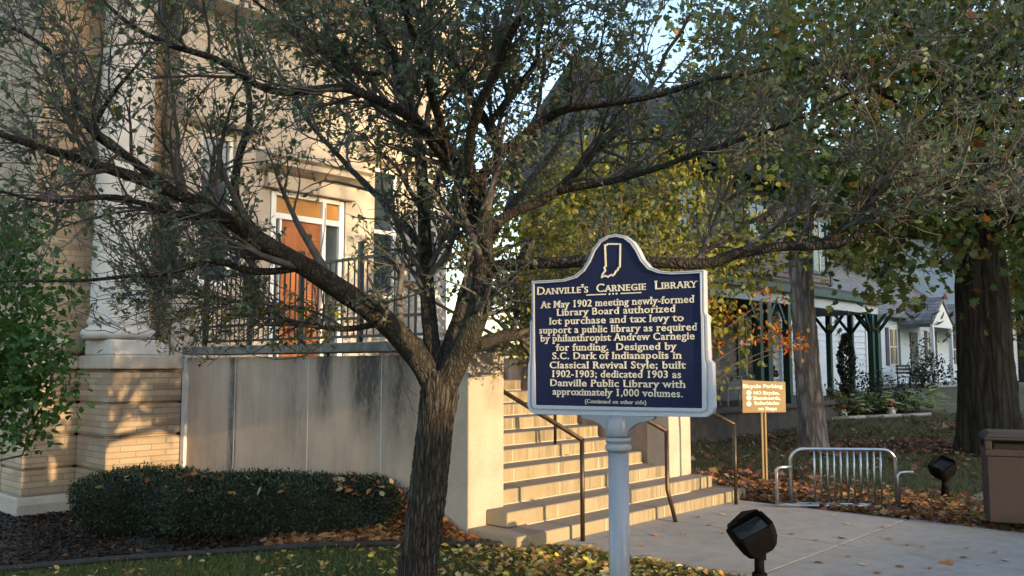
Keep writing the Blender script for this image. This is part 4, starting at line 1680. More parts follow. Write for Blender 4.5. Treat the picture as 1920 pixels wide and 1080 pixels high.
for uc, vv, wd in ((38.3, 11.2, 1.4), (43.2, 11.2, 2.2)):
    pr = MB(UV)
    pr.prism([(uc - wd, 3.25), (uc, 4.25), (uc + wd, 3.25), (uc + wd, 3.4), (uc, 4.42), (uc - wd, 3.4)], vv, 12.6, 'y')
    pr.build('porch_roof', M['shingle_grey'], ct)
    pr = MB(UV)
    pr.prism([(uc - wd + 0.1, 3.14), (uc + wd - 0.1, 3.14), (uc + wd - 0.1, 3.26), (uc, 4.2), (uc - wd + 0.1, 3.26)], vv + 0.05, vv + 0.15, 'y')
    pr.build('porch_gable', M['white_paint'], ct)
    for sg in (-1, 1):
        pr = MB(UV)
        a = uc + sg * (wd - 0.2)
        pr.box(a - 0.07, vv + 0.04, 0.7, a + 0.07, vv + 0.18, 3.138)
        pr.build('porch_post', M['white_paint'], ct)
    pr = MB(UV)
    pr.box(uc - wd, vv, 0.4, uc + wd, 12.59, 0.86)
    pr.build('porch_step', M['stone_base'], ct)

bp0 = uvp(35.2, 11.6, 0.72)
bw = thing('park_bench', 'dark slatted bench in front of the white cottage', 'bench', bp0, TH)
BFm = frame(bp0, TH)
p = MB(BFm)
for k in range(4):
    p.box(-0.75, -0.22 + k * 0.12, 0.42, 0.75, -0.13 + k * 0.12, 0.45)
p.build('seat', M['iron'], bw)
p = MB(BFm)
for k in range(3):
    p.box(-0.75, 0.24, 0.55 + k * 0.13, 0.75, 0.27, 0.64 + k * 0.13)
p.build('backrest', M['iron'], bw)
for sx in (-0.7, 0.7):
    p = MB(BFm)
    p.tube([(sx, -0.2, 0), (sx, -0.2, 0.415)], 0.025, 6)
    p.tube([(sx, 0.22, 0), (sx, 0.23, 0.9)], 0.025, 6)
    p.build('leg', M['iron'], bw)

# ================================================================== PLANTS
G1 = [(4, (0.115, 0.165, 0.112)), (3, (0.18, 0.22, 0.16)), (1.2, (0.17, 0.19, 0.085)), (0.3, (0.25, 0.20, 0.06)), (0.25, (0.14, 0.09, 0.065))]
YEL = [(2, (0.28, 0.25, 0.035)), (2.5, (0.17, 0.19, 0.035)), (2.5, (0.085, 0.12, 0.03)), (0.5, (0.38, 0.26, 0.04))]
MAPC = [(5, (0.075, 0.110, 0.032)), (3, (0.120, 0.155, 0.045)), (1.1, (0.24, 0.21, 0.04)), (0.35, (0.35, 0.13, 0.025)), (0.2, (0.38, 0.08, 0.03))]
BGC = [(5, (0.065, 0.095, 0.032)), (3, (0.10, 0.12, 0.042)), (1, (0.20, 0.17, 0.04))]
SHR = [(4, (0.070, 0.155, 0.040)), (3, (0.10, 0.20, 0.055)), (1, (0.14, 0.24, 0.08))]
LIT = [(4, (0.26, 0.115, 0.050)), (3, (0.19, 0.085, 0.045)), (2, (0.33, 0.17, 0.065)), (1.2, (0.40, 0.25, 0.10)), (0.8, (0.12, 0.05, 0.035))]
LITY = [(3, (0.52, 0.36, 0.11)), (2, (0.58, 0.45, 0.22)), (2.5, (0.48, 0.23, 0.065)), (1.2, (0.60, 0.45, 0.06)), (1, (0.24, 0.10, 0.05))]
LITR = [(4, (0.24, 0.11, 0.075)), (3, (0.17, 0.08, 0.058)), (2, (0.30, 0.165, 0.11)), (1, (0.40, 0.28, 0.19))]


def limb(pts):
    """[(px, py, depth, radius)] -> points and radii"""
    return np.array([at(p[0], p[1], p[2]) for p in pts]), np.array([p[3] for p in pts])


# ---- the flowering crab in front
TB = np.array([at(783, 1106, 6.2)[0], 6.2, 0.0])
T = [(776, 1118, 6.2, 0.150), (783, 1070, 6.2, 0.130), (797, 960, 6.2, 0.127), (808, 870, 6.2, 0.124), (817, 790, 6.2, 0.122), (824, 735, 6.2, 0.132), (822, 695, 6.2, 0.105)]
main = [limb(T)]
big = [
    # left limb and its forks
    [(826, 745, 6.2, 0.088), (790, 680, 6.18, 0.085), (738, 618, 6.1, 0.080), (690, 578, 6.0, 0.074), (640, 545, 5.9, 0.070), (570, 500, 5.75, 0.063), (505, 463, 5.6, 0.058), (420, 408, 5.4, 0.048), (330, 362, 5.2, 0.040), (240, 328, 5.0, 0.032), (120, 290, 4.8, 0.024), (-20, 245, 4.6, 0.016)],
    [(505, 463, 5.6, 0.040), (462, 415, 5.65, 0.036), (440, 360, 5.7, 0.030), (452, 290, 5.8, 0.025), (470, 215, 5.9, 0.02), (455, 120, 6.0, 0.014), (440, 20, 6.1, 0.010)],
    [(330, 362, 5.2, 0.028), (250, 300, 5.1, 0.024), (165, 245, 5.0, 0.020), (120, 130, 4.9, 0.016), (60, 70, 4.8, 0.012), (-30, 25, 4.7, 0.008)],
    [(170, 248, 5.0, 0.015), (205, 185, 5.05, 0.012), (250, 130, 5.1, 0.008), (300, 60, 5.2, 0.005)],
    [(420, 408, 5.4, 0.024), (330, 400, 5.2, 0.020), (220, 372, 5.0, 0.015), (90, 375, 4.8, 0.010), (-20, 360, 4.7, 0.007)],
    [(570, 500, 5.75, 0.028), (480, 510, 5.6, 0.024), (400, 490, 5.5, 0.02), (300, 515, 5.3, 0.014), (150, 525, 5.1, 0.009), (-10, 530, 4.9, 0.006)],
    [(720, 605, 6.1, 0.026), (640, 615, 6.2, 0.02), (540, 600, 6.3, 0.016), (420, 560, 6.4, 0.012), (280, 545, 6.5, 0.008)],
    # upright middle limbs
    [(826, 735, 6.2, 0.070), (812, 660, 6.3, 0.058), (803, 580, 6.4, 0.055), (797, 470, 6.5, 0.052), (793, 350, 6.6, 0.046), (780, 240, 6.7, 0.038), (760, 120, 6.8, 0.028), (770, -20, 6.9, 0.018)],
    [(826, 730, 6.2, 0.062), (838, 665, 6.35, 0.055), (862, 590, 6.5, 0.050), (882, 520, 6.6, 0.045), (930, 430, 6.9, 0.036), (985, 350, 7.2, 0.028), (1060, 250, 7.5, 0.020), (1120, 120, 7.8, 0.012)],
    # right limb
    [(824, 752, 6.2, 0.092), (850, 690, 6.15, 0.085), (880, 630, 6.1, 0.078), (900, 560, 6.05, 0.072), (907, 480, 6.0, 0.064), (905, 410, 5.95, 0.058), (888, 350, 5.9, 0.055), (850, 310, 5.85, 0.048), (800, 250, 5.8, 0.042), (757, 190, 5.7, 0.036), (738, 110, 5.6, 0.030), (705, 40, 5.5, 0.024), (690, -40, 5.4, 0.018)],
    [(738, 110, 5.6, 0.022), (690, 140, 5.5, 0.019), (600, 95, 5.4, 0.014), (520, 40, 5.3, 0.010), (450, -20, 5.2, 0.007)],
    [(850, 310, 5.85, 0.034), (760, 215, 5.5, 0.030), (640, 165, 5.2, 0.026), (520, 175, 5.0, 0.022), (400, 110, 4.8, 0.018), (270, 60, 4.6, 0.013), (180, -10, 4.5, 0.009)],
    [(888, 350, 5.9, 0.042), (920, 310, 5.9, 0.038), (938, 290, 5.9, 0.036), (915, 235, 5.9, 0.030), (880, 175, 5.9, 0.028), (848, 110, 5.9, 0.024), (800, 60, 5.9, 0.018), (775, -20, 5.9, 0.012)],
    [(915, 235, 5.9, 0.026), (960, 175, 5.8, 0.024), (1000, 120, 5.7, 0.020), (1015, 50, 5.6, 0.016), (1060, -20, 5.5, 0.011)],
    [(938, 290, 5.9, 0.034), (990, 250, 5.8, 0.031), (1050, 210, 5.7, 0.028), (1130, 198, 5.5, 0.022), (1230, 180, 5.3, 0.017), (1330, 150, 5.1, 0.011), (1450, 130, 4.9, 0.007)],
    [(900, 440, 5.95, 0.040), (960, 400, 6.0, 0.038), (1040, 360, 6.1, 0.036), (1100, 300, 6.2, 0.032), (1165, 240, 6.3, 0.026), (1205, 195, 6.4, 0.022), (1240, 120, 6.5, 0.016), (1300, 20, 6.6, 0.010)],
    # low right limb behind the marker
    [(906, 500, 6.05, 0.046), (960, 497, 5.95, 0.044), (1030, 492, 5.85, 0.042), (1120, 490, 5.75, 0.040), (1230, 492, 5.6, 0.038), (1330, 492, 5.5, 0.036), (1400, 470, 5.4, 0.033), (1480, 464, 5.3, 0.030), (1540, 455, 5.2, 0.026), (1612, 402, 5.1, 0.021), (1665, 335, 5.0, 0.018), (1725, 260, 4.9, 0.014), (1780, 180, 4.8, 0.010), (1880, 90, 4.7, 0.007)],
    [(1500, 464, 5.25, 0.024), (1580, 455, 5.15, 0.020), (1650, 400, 5.05, 0.016), (1760, 345, 4.95, 0.012), (1930, 290, 4.8, 0.007)],
    [(1540, 460, 5.2, 0.016), (1640, 435, 5.1, 0.012), (1760, 395, 5.0, 0.009), (1940, 385, 4.9, 0.006)],
    [(968, 496, 5.95, 0.020), (985, 465, 5.9, 0.018), (992, 458, 5.9, 0.016)],
    # limb going away over the steps
    [(893, 648, 6.15, 0.050), (940, 632, 6.5, 0.046), (1000, 622, 7.0, 0.040), (1090, 590, 7.7, 0.030), (1180, 560, 8.4, 0.022), (1280, 530, 9.0, 0.013)],
    # limbs coming towards the viewer and going back, overhead
    [(905, 420, 5.95, 0.038), (880, 280, 5.5, 0.032), (930, 130, 5.0, 0.026), (1020, -60, 4.4, 0.018), (1100, -250, 3.9, 0.010)],
    [(850, 310, 5.85, 0.03), (800, 150, 5.3, 0.026), (740, -50, 4.7, 0.018), (650, -280, 4.2, 0.010)],
    [(1040, 360, 6.1, 0.026), (1180, 330, 5.8, 0.022), (1330, 280, 5.4, 0.016), (1480, 230, 5.0, 0.011), (1640, 150, 4.7, 0.007)],
    [(797, 470, 6.5, 0.034), (720, 380, 6.9, 0.028), (640, 300, 7.3, 0.022), (560, 200, 7.7, 0.015), (500, 90, 8.0, 0.009)],
]
big = [limb(b_) for b_ in big]
tree = thing('crabapple_tree', 'spreading crabapple tree with a forked dark trunk and small grey green leaves', 'tree', TB, 0.0)
tk = MB()
bark_tube(tk, *main[0], n=128, step=0.016, ridge=0.26, freq=17, seed=2)
lb_ = MB()
for i, (P, R) in enumerate(big):
    if R[0] > 0.055:
        bark_tube(lb_, P, R, n=56, step=0.022, ridge=0.24, freq=19, seed=5 + i)
    else:
        P2, R2_ = resample(P, R, 0.06)
        P2 = P2 + (np.column_stack([vnoise(P2 * 6, 11), vnoise(P2 * 6, 12), vnoise(P2 * 6, 13)]) - 0.5) * 0.03 * np.linspace(0, 1, len(P2))[:, None] ** 0.3
        lb_.tube(P2, R2_ * (0.9 + 0.25 * vnoise(P2 * 9, 14)), 10)
tk.build('trunk', M['bark_front'], tree)
lb_.build('limbs', M['bark_limb'], tree)

fine_parents = []
for P, R in big:
    P2, R2_ = resample(P, R, 0.08)
    fine_parents.append((P2, R2_))


for P, R in big:
    if abs(R[0] - 0.050) < 1e-6:          # the limb over the steps is leafier
        fine_parents += [resample(P, R, 0.08)] * 3
    if abs(R[0] - 0.026) < 1e-6 and P[-1][0] < -2:   # so is the low bough along the wall top
        fine_parents += [resample(P, R, 0.08)] * 2


def low_edge(px):
    return np.interp(px, [-200, 0, 150, 350, 600, 760, 900, 1000, 1330, 1400, 1500, 1650, 1800, 2100], [560, 545, 610, 680, 690, 690, 660, 640, 600, 520, 505, 470, 440, 430])


def keep_front(pts):
    e = pts[-1]
    if e[1] < 2.6 or e[2] > 6.2:
        return False
    px, py, dep = project(pts[[len(pts) // 2, -1]])
    if np.any(py > low_edge(px) + rng.normal(0, 14) + (60 if e[1] > 6.5 and e[0] > -0.2 else 0)):
        return False
    # a sparse window where the entrance shows through
    if np.any((px > 495) & (px < 650) & (py > 335) & (py < 560)) and rng.uniform() < 0.66:
        return False
    # nothing grows between the street and the marker
    if np.any((pts[:, 1] < 5.0) & (pts[:, 0] > -0.1) & (pts[:, 0] < 1.25) & (pts[:, 2] < 2.7)):
        return False
    return True


c1 = grow_children(fine_parents, 8.0, (0.55, 1.25), (0.5, 1.15), 0.22, 0.6, 0.16, keep_front, seg=7, start=0.16)
c2 = grow_children(c1, 11.0, (0.25, 0.62), (0.5, 1.1), 0.12, 0.6, 0.20, keep_front, seg=5, start=0.1)
c3 = grow_children(c2, 14.0, (0.08, 0.28), (0.5, 1.2), 0.05, 0.6, 0.22, keep_front, seg=3, start=0.05, rmin=0.0016)
bt = MB()
for P, R in c1:
    bt.tube(P, R, 5, cap=False)
for P, R in c2:
    bt.tube(P, R, 4, cap=False)
for P, R in c3:
    bt.tube(P, R, 3, cap=False)
# a dead twig hanging below the fork
hang = [at(722, 640, 6.05), at(738, 668, 6.0), at(752, 715, 5.97), at(768, 752, 5.95), at(778, 790, 5.95)]
P_, R_ = resample(hang, [0.006, 0.005, 0.004, 0.003, 0.0015], 0.05)
bt.tube(P_, R_, 5, cap=False)
for P, R in grow_children([(P_, R_)], 11, (0.08, 0.24), (0.5, 1.0), -0.15, 0.6, 0.2, None, seg=4):
    bt.tube(P, R * 0.7, 4, cap=False)
bt.build('branches', M['twig'], tree)
print('branches', len(c1), len(c2), len(c3))
P1, D1 = leaves_on(c3, 28, 0.55)
P2, D2 = leaves_on(c2, 8, 0.7)
LP = np.concatenate([P1, P2])
LD = np.concatenate([D1, D2])
# the crown is thinner and twiggier on its left and upper side
px, py, dep = project(LP)
dens = np.interp(px, [-300, 350, 620, 900, 1500, 2000], [0.34, 0.38, 0.75, 0.95, 0.66, 0.5])
m_ = rng.uniform(size=len(LP)) < dens
LP, LD = LP[m_], LD[m_]
LN = unit(rng.normal(size=LP.shape) * 0.75 + np.array([0, 0, 0.9]))
n = len(LP)
print('front leaves', n)
L = rng.uniform(0.024, 0.056, n)
C = pick(G1, n)
# the low boughs that reach over the steps have already turned yellow
back = ((LP[:, 1] > 6.4) & (LP[:, 2] < 2.9) & (LP[:, 0] > -0.5)) | ((LP[:, 1] > 5.9) & (LP[:, 2] < 2.1) & (LP[:, 0] < -0.5) & (rng.uniform(size=len(LP)) < 0.5))
C[back] = pick([(3, (0.36, 0.32, 0.045)), (2, (0.24, 0.26, 0.045)), (1, (0.12, 0.16, 0.04))], int(back.sum()))
lv = BigMesh()
add_leaves(lv, LP, LD, LN, L, L * rng.uniform(0.48, 0.66, n), C)
lv.build('crown', M['leaf'], tree)


# ---- generic tree
def make_tree(name, label, base, height, r_trunk, crowns, ncl, leaf, cols, bark, maple=False, group=None, lean=(0, 0), flute=0.25, trunk_top=None, mat='leaf', limbs=9, cat='tree', seed=0, nodes_=40, trunk_n=48, spr=(1.6, 4.2)):
    t = thing(name, label, cat, base, 0.0, group)
    b0 = np.array(base, float)
    tt = trunk_top if trunk_top else height * 0.75
    P = [b0 + np.array([lean[0] * k, lean[1] * k, -0.1 + (tt + 0.1) * k]) + np.array([0.04 * math.sin(5 * k + seed), 0.03 * math.cos(4 * k), 0]) * tt * 0.1 for k in np.linspace(0, 1, 8)]
    R = [r_trunk * x for x in (1.42, 1.0, 0.93, 0.88, 0.82, 0.74, 0.60, 0.30)]
    P = [P[0], P[0] * 0.85 + P[1] * 0.15, *P[1:]]
    R = [R[0], r_trunk * 1.16, *R[1:]]
    tk_ = MB()
    bark_tube(tk_, P, R, n=trunk_n, step=0.07, ridge=0.5, flute=flute, freq=5, seed=seed + 20)
    cs = [(np.array(c[0], float), np.array(c[1], float)) for c in crowns]
    for k in range(limbs):
        c, rr = cs[k % len(cs)]
        f = rng.uniform(0.35, 0.95)
        s0 = P[-1] * f + P[2] * (1 - f)
        tip = c + rr * unit(rng.normal(size=3)) * rng.uniform(0.3, 0.85)
        mid = (s0 + tip) / 2 + np.array([0, 0, 0.08 * np.linalg.norm(tip - s0)]) + rng.normal(size=3) * 0.15
        P_, R_ = resample([s0, mid, tip], [r_trunk * 0.32, r_trunk * 0.2, r_trunk * 0.05], 0.4)
        tk_.tube(P_, R_, 7)
    tk_.build('trunk', bark, t)
    bm = BigMesh()
    vol = np.array([np.prod(r) for _, r in cs]) ** 0.8
    for (c, rr), w in zip(cs, vol / vol.sum()):
        m = max(1, int(ncl * w))
        d = unit(rng.normal(size=(m, 3)))
        rad = rng.uniform(0.25, 1.0, m) ** 0.5
        cc = c + d * rad[:, None] * rr * (0.8 + 0.35 * rng.uniform(size=(m, 1)))
        k = nodes_
        cl = leaf * rng.uniform(*spr, (m, 1, 1))
        Pp = (cc[:, None, :] + rng.normal(size=(m, k, 3)) * cl * np.array([1, 1, 0.6])).reshape(-1, 3)
        Dd = unit(rng.normal(size=Pp.shape) + np.array([0, 0, -0.35]))
        Nn = unit(rng.normal(size=Pp.shape) * 0.8 + np.array([0, 0, 0.9]))
        tone = np.repeat(np.exp(rng.normal(0, 0.22, (m, 1))), k, axis=0)
        ci = pick(cols, m, 0.1)
        C_ = 0.55 * pick(cols, m * k) + 0.45 * np.repeat(ci, k, axis=0)
        ok = Pp[:, 2] > 0.05
        Pp, Dd, Nn, C_ = Pp[ok], Dd[ok], Nn[ok], (C_ * tone)[ok]
        L_ = leaf * rng.uniform(0.7, 1.25, len(Pp))
        add_leaves(bm, Pp, Dd, Nn, L_, L_ * (0.95 if maple else 0.6), np.clip(C_, 0.004, 0.9), maple)
    bm.build('crown', M[mat], t)
    return t


# maple on the right lawn
mb0 = (at(1855, 848, 15.8)[0], 15.8, 0.0)
make_tree('maple_tree', 'large maple with a very thick dark ridged trunk standing behind the brown bin', mb0, 14, 0.48,
          [((7.6, 14.2, 5.6), (2.6, 2.4, 1.5)), ((9.6, 14.5, 6.2), (2.6, 3.0, 2.2)), ((6.6, 13.2, 4.5), (1.6, 1.8, 0.95)), ((8.9, 12.8, 3.9), (1.5, 1.6, 1.25)), ((6.2, 13.6, 2.85), (0.75, 0.8, 0.45)), ((6.5, 13.6, 3.6), (1.1, 1.0, 0.7)), ((10.4, 16.5, 3.6), (1.2, 2.0, 1.2)), ((6.5, 14.8, 7.2), (2.6, 2.4, 1.4)), ((4.9, 13.6, 5.3), (1.5, 1.5, 1.2)), ((5.4, 14.2, 4.0), (1.1, 1.2, 0.7)), ((3.9, 13.8, 6.6), (1.3, 1.5, 1.0)), ((9, 15.5, 9.2), (4.5, 4.0, 2.2))],
          1000, 0.15, MAPC, M['bark_dark'], True, flute=0.30, trunk_top=7.5, limbs=14, seed=1, nodes_=26, trunk_n=80)
# tall tree with the pale scaly trunk
pb0 = (at(1528, 842, 16.6)[0], 16.6, 0.0)
make_tree('pine_tree', 'tall tree with a straight pale grey scaly trunk behind the tan notice', pb0, 16, 0.225,
          [((5.0, 16.8, 9.4), (2.4, 2.2, 1.2)), ((6.6, 16.4, 10.6), (2.6, 2.4, 1.4)), ((4.4, 17.2, 7.3), (1.2, 1.2, 0.5))],
          190, 0.13, BGC, M['bark_grey'], lean=(-0.35, 0), flute=0.22, trunk_top=9.5, limbs=9, seed=3, nodes_=30, trunk_n=56)
# magnolia beside the steps
mg = uvp(9.95, 7.5, 0)
make_tree('magnolia_shrub', 'tall yellowing shrub with large leaves beyond the steps, lit by the low sun', mg, 4.0, 0.05,
          [((mg[0] - 0.15, mg[1], 2.6), (1.1, 0.9, 0.95)), ((mg[0] - 0.9, mg[1] - 0.3, 3.1), (0.9, 0.7, 0.7)), ((mg[0] + 0.45, mg[1] + 0.2, 1.9), (0.55, 0.6, 0.75)), ((mg[0] + 0.6, mg[1] + 0.4, 3.2), (0.8, 0.8, 0.6)), ((mg[0] - 0.6, mg[1] + 0.5, 3.9), (1.3, 0.9, 0.6)), ((mg[0] + 1.3, mg[1] + 0.6, 3.5), (0.9, 0.9, 0.7)), ((mg[0] + 2.0, mg[1] + 0.4, 3.3), (0.8, 0.8, 0.6)), ((mg[0] + 1.62, mg[1] - 0.1, 2.0), (0.32, 0.4, 0.55)), ((mg[0] + 1.5, mg[1] - 0.3, 2.7), (0.45, 0.4, 0.5)), ((mg[0] + 0.4, mg[1] + 0.4, 4.4), (1.5, 1.0, 0.6))],
          680, 0.105, YEL, M['twig'], flute=0, trunk_top=2.6, limbs=20, cat='shrub', seed=5, nodes_=16, trunk_n=14)
# the orange sprays that hang to the right of it
ob = uvp(9.85, 6.5, 0)
ot = thing('dogwood_shrub', 'bare spreading shrub with a few orange leaf sprays hanging in front of the pale trunk', 'shrub', (ob[0], ob[1], 0), 0.0)
bt = MB()
stem_end = []
O0 = np.array([ob[0], ob[1], 0.0])
for (px_, py_, dp) in ((1475, 640, 12.0), (1455, 610, 12.2), (1420, 630, 12.3), (1365, 590, 12.4), (1330, 575, 12.6), (1440, 555, 12.4), (1350, 640, 12.2), (1490, 645, 11.9)):
    e_ = at(px_, py_, dp)
    s0 = O0 + np.array([rng.normal() * 0.05, rng.normal() * 0.05, 0.0])
    mid = s0 * 0.5 + e_ * 0.5 + np.array([-0.25, 0.0, 0.35])
    P_, R_ = resample([s0, mid, e_], [0.012, 0.009, 0.003], 0.12)
    bt.tube(P_, R_, 6)
    stem_end.append(e_)
bt.build('stem', M['stem_dark'], ot)
bm = BigMesh()
for e_ in stem_end:
    k = 34
    P_ = e_ + rng.normal(size=(k, 3)) * np.array([0.11, 0.09, 0.08])
    add_leaves(bm, P_, unit(rng.normal(size=(k, 3)) + np.array([0, 0, -0.8])), unit(rng.normal(size=(k, 3))), rng.uniform(0.06, 0.11, k), 0.045, pick([(3, (0.48, 0.17, 0.025)), (2, (0.40, 0.11, 0.025)), (1, (0.50, 0.26, 0.04))], k))
bm.build('foliage', M['leaf'], ot)

# bright shrub at the left edge
lb = (-5.0, 7.9, -0.28)
make_tree('corner_shrub', 'bright green leafy shrub drooping in front of the left brick corner', lb, 4.0, 0.05,
          [((-4.75, 7.8, 2.15), (0.75, 0.7, 0.75)), ((-4.45, 7.7, 1.55), (0.55, 0.5, 0.42)), ((-4.35, 7.7, 1.15), (0.3, 0.35, 0.35)), ((-5.0, 7.8, 2.75), (0.65, 0.6, 0.5)), ((-4.9, 7.9, 1.5), (0.4, 0.5, 0.4))],
          520, 0.075, SHR, M['twig'], flute=0, trunk_top=2.2, limbs=12, cat='shrub', seed=8, nodes_=13, trunk_n=14, mat='leaf', spr=(1.0, 2.2))

# trees beyond the houses and at the side
BT = [('broad green tree standing behind the grey house roof', (8.0, 34, 0.6), 13, 0.35, [((7.5, 34, 7.5), (4.0, 3.5, 3.4)), ((11, 35, 8.6), (3.0, 3.0, 2.6))]),
      ('tall dark tree behind the white clapboard house', (15.5, 42, 0.7), 15, 0.4, [((15.5, 42, 8.0), (3.4, 3.5, 3.6)), ((18, 43, 10), (3.2, 3.2, 2.6))]),
      ('wide tree behind the white cottage, rightmost of the far trees', (27, 46, 0.7), 14, 0.4, [((26, 46, 7.0), (4.5, 4.5, 4.2)), ((22.5, 47, 10.5), (3.5, 3.2, 2.2))]),
      ('green tree between the library and the grey house, glimpsed through branches', (2.6, 26, 0.2), 9, 0.25, [((2.4, 26, 4.4), (1.7, 1.7, 2.2)), ((4.0, 27, 5.8), (1.6, 1.5, 1.2))]),
      ('round low tree at the far right beyond the thick maple', (22.5, 30, 0.5), 6, 0.2, [((22.0, 30, 3.2), (2.8, 2.5, 2.4))])]
for i, (lab, base, h, rt, cr) in enumerate(BT):
    make_tree('background_tree', lab, base, h, rt, cr, 420 if i < 3 else 220, 0.26 if i < 3 else 0.18, BGC, M['bark_dark'], group='trees beyond the lawn', flute=0.1, limbs=8, seed=30 + i, nodes_=26, trunk_n=16)

# ---- garden in front of the porch
def bush(name, label, base, rx, ry, rz_, nl, leaf, cols, cat='shrub', mat='leaf', group=None, up=0.2):
    t = thing(name, label, cat, base, 0.0, group)
    b0 = np.array(base)
    st_ = MB()
    for k in range(7):
        e_ = b0 + np.array([rng.uniform(-rx, rx) * 0.7, rng.uniform(-ry, ry) * 0.7, rz_ * rng.uniform(1.0, 1.7)])
        st_.tube([b0 + np.array([0, 0, -0.05]), (b0 + e_) / 2 + np.array([0, 0, 0.1 * rz_]), e_], [0.016, 0.010, 0.004], 5)
    st_.build('stem', M['twig'], t)
    m = nl // 12
    d = unit(rng.normal(size=(m, 3)))
    cc = b0 + np.array([0, 0, rz_]) + d * np.array([rx, ry, rz_]) * (rng.uniform(0.2, 1.0, (m, 1)) ** 0.5)
    Pp = (cc[:, None] + rng.normal(size=(m, 12, 3)) * leaf * 1.6).reshape(-1, 3)
    Pp[:, 2] = np.maximum(Pp[:, 2], b0[2] + 0.02)
    C_ = 0.5 * pick(cols, len(Pp)) + 0.5 * np.repeat(pick(cols, m), 12, axis=0)
    bm_ = BigMesh()
    L_ = leaf * rng.uniform(0.7, 1.3, len(Pp))
    add_leaves(bm_, Pp, unit(rng.normal(size=Pp.shape) + np.array([0, 0, up])), unit(rng.normal(size=Pp.shape) * 0.7 + np.array([0, 0, 0.8])), L_, L_ * 0.5, C_)
    bm_.build('foliage', M[mat], t)
    return t


DK = [(3, (0.020, 0.032, 0.018)), (2, (0.035, 0.050, 0.028)), (1, (0.06, 0.06, 0.035))]
GR = [(3, (0.05, 0.08, 0.035)), (2, (0.09, 0.12, 0.06))]
GY = [(3, (0.10, 0.12, 0.03)), (2, (0.16, 0.16, 0.04))]


def gpos(px, py, Y):
    p = at(px, py, Y)
    return (p[0], Y, float(ground(p[0], Y)))


bush('garden_shrub', 'dark twiggy shrub below the slender porch posts', gpos(1612, 760, 24.2), 0.75, 0.5, 0.62, 900, 0.08, DK)
bush('garden_shrub', 'dark low shrub in front of the thick corner porch post', gpos(1672, 760, 24.6), 0.7, 0.5, 0.5, 800, 0.08, DK)
bush('garden_shrub', 'grey green airy shrub left of the pale scaly trunk', gpos(1432, 770, 21.5), 0.45, 0.4, 0.68, 600, 0.07, GR)
bush('garden_shrub', 'yellow green weedy plant right of the pale scaly trunk', gpos(1562, 780, 23.0), 0.42, 0.4, 0.42, 500, 0.08, GY)
bush('garden_shrub', 'leafy shrub beside the cottage door', gpos(1752, 740, 34), 0.9, 0.6, 0.62, 500, 0.13, DK)
bush('garden_shrub', 'sparse upright plant against the cottage shutters', gpos(1732, 735, 34.6), 0.35, 0.3, 1.0, 350, 0.12, GR)
hostas = [(1425, 800, 22.4, 'dark hosta clump under the tan notice', DK), (1455, 800, 22.0, 'large green hosta clump left of the pale scaly trunk', GR),
          (1595, 785, 23.6, 'variegated hosta clump nearest the pale scaly trunk', None), (1640, 782, 23.9, 'variegated hosta clump in the middle of the border beside the red ornament', None),
          (1690, 778, 24.2, 'variegated hosta clump in the border left of the widest one', None), (1728, 772, 24.4, 'widest variegated hosta clump at the right end of the border', None)]
for k, (px_, py_, dp, lab, cc_) in enumerate(hostas):
    b0 = np.array(gpos(px_, py_, dp))
    t = tag(bpy.data.objects.new('hosta_plant', None), lab, 'plant', 'hostas along the house border')
    COL.objects.link(t)
    t.location = tuple(b0)
    ROOT[t.name] = np.linalg.inv(frame(b0, 0))
    nL = 190
    az = rng.uniform(0, 2 * PI, nL)
    el = rng.uniform(0.15, 1.2, nL)
    D_ = np.column_stack([np.cos(az) * np.cos(el), np.sin(az) * np.cos(el), np.sin(el)])
    sz = 0.62 * (1.3 if k == 5 else 1.0)
    P_ = b0 + D_ * rng.uniform(0.1, 0.85, (nL, 1)) * sz + np.array([0, 0, 0.10])
    bm_ = BigMesh()
    cols = cc_ if cc_ else [(3, (0.42, 0.50, 0.30)), (3, (0.60, 0.62, 0.46)), (2, (0.14, 0.20, 0.09))]
    L_ = rng.uniform(0.18, 0.32, nL)
    add_leaves(bm_, P_, unit(D_ * np.array([1, 1, 0.4]) + np.array([0, 0, -0.25])), unit(D_ * np.array([-0.4, -0.4, 1]) + np.array([0, 0, 0.6])), L_, L_ * 0.5, pick(cols, nL))
    bm_.build('foliage', M['leaf'], t)
# border stones, red ornaments, potted cypress
kb = MB()
for a, b_ in ((1500, 1560), (1561, 1622), (1623, 1690), (1691, 1745)):
    p0, p1 = np.array(gpos(a, 795 - (a - 1500) * 0.05, 22.4 + (a - 1500) * 0.005)), np.array(gpos(b_, 795 - (b_ - 1500) * 0.05, 22.4 + (b_ - 1500) * 0.005))
    kb.tube([p0 + [0, 0, 0.03], p1 + [0, 0, 0.03]], 0.06, 8)
kb_loc = gpos(1600, 790, 22.9)
tag(kb.build('border_kerb', M['stone_base'], loc=kb_loc), 'pale stone edging along the front of the house border', 'garden edging')
for px_, py_, dp, lab in ((1580, 782, 23.1, 'red cone shaped garden gnome by the pale scaly trunk'), (1671, 778, 23.6, 'small red garden gnome among the hostas')):
    b0 = np.array(gpos(px_, py_, dp))
    t = thing('garden_gnome', lab, 'ornament', b0, 0.0)
    p = MB()
    p.lathe([(0.10, b0[2]), (0.12, b0[2] + 0.10), (0.09, b0[2] + 0.2), (0.07, b0[2] + 0.24)], b0[0], b0[1], 12)
    p.build('body', M['white_paint'], t)
    p = MB()
    p.lathe([(0.085, b0[2] + 0.241), (0.06, b0[2] + 0.34), (0.01, b0[2] + 0.48)], b0[0], b0[1], 12)
    p.build('hat', M['red'], t)
b0 = uvp(24.4, 9.75, 0.70)
t = thing('potted_cypress', 'dark narrow evergreen in a dark pot on the porch', 'plant', b0, 0.0)
p = MB()
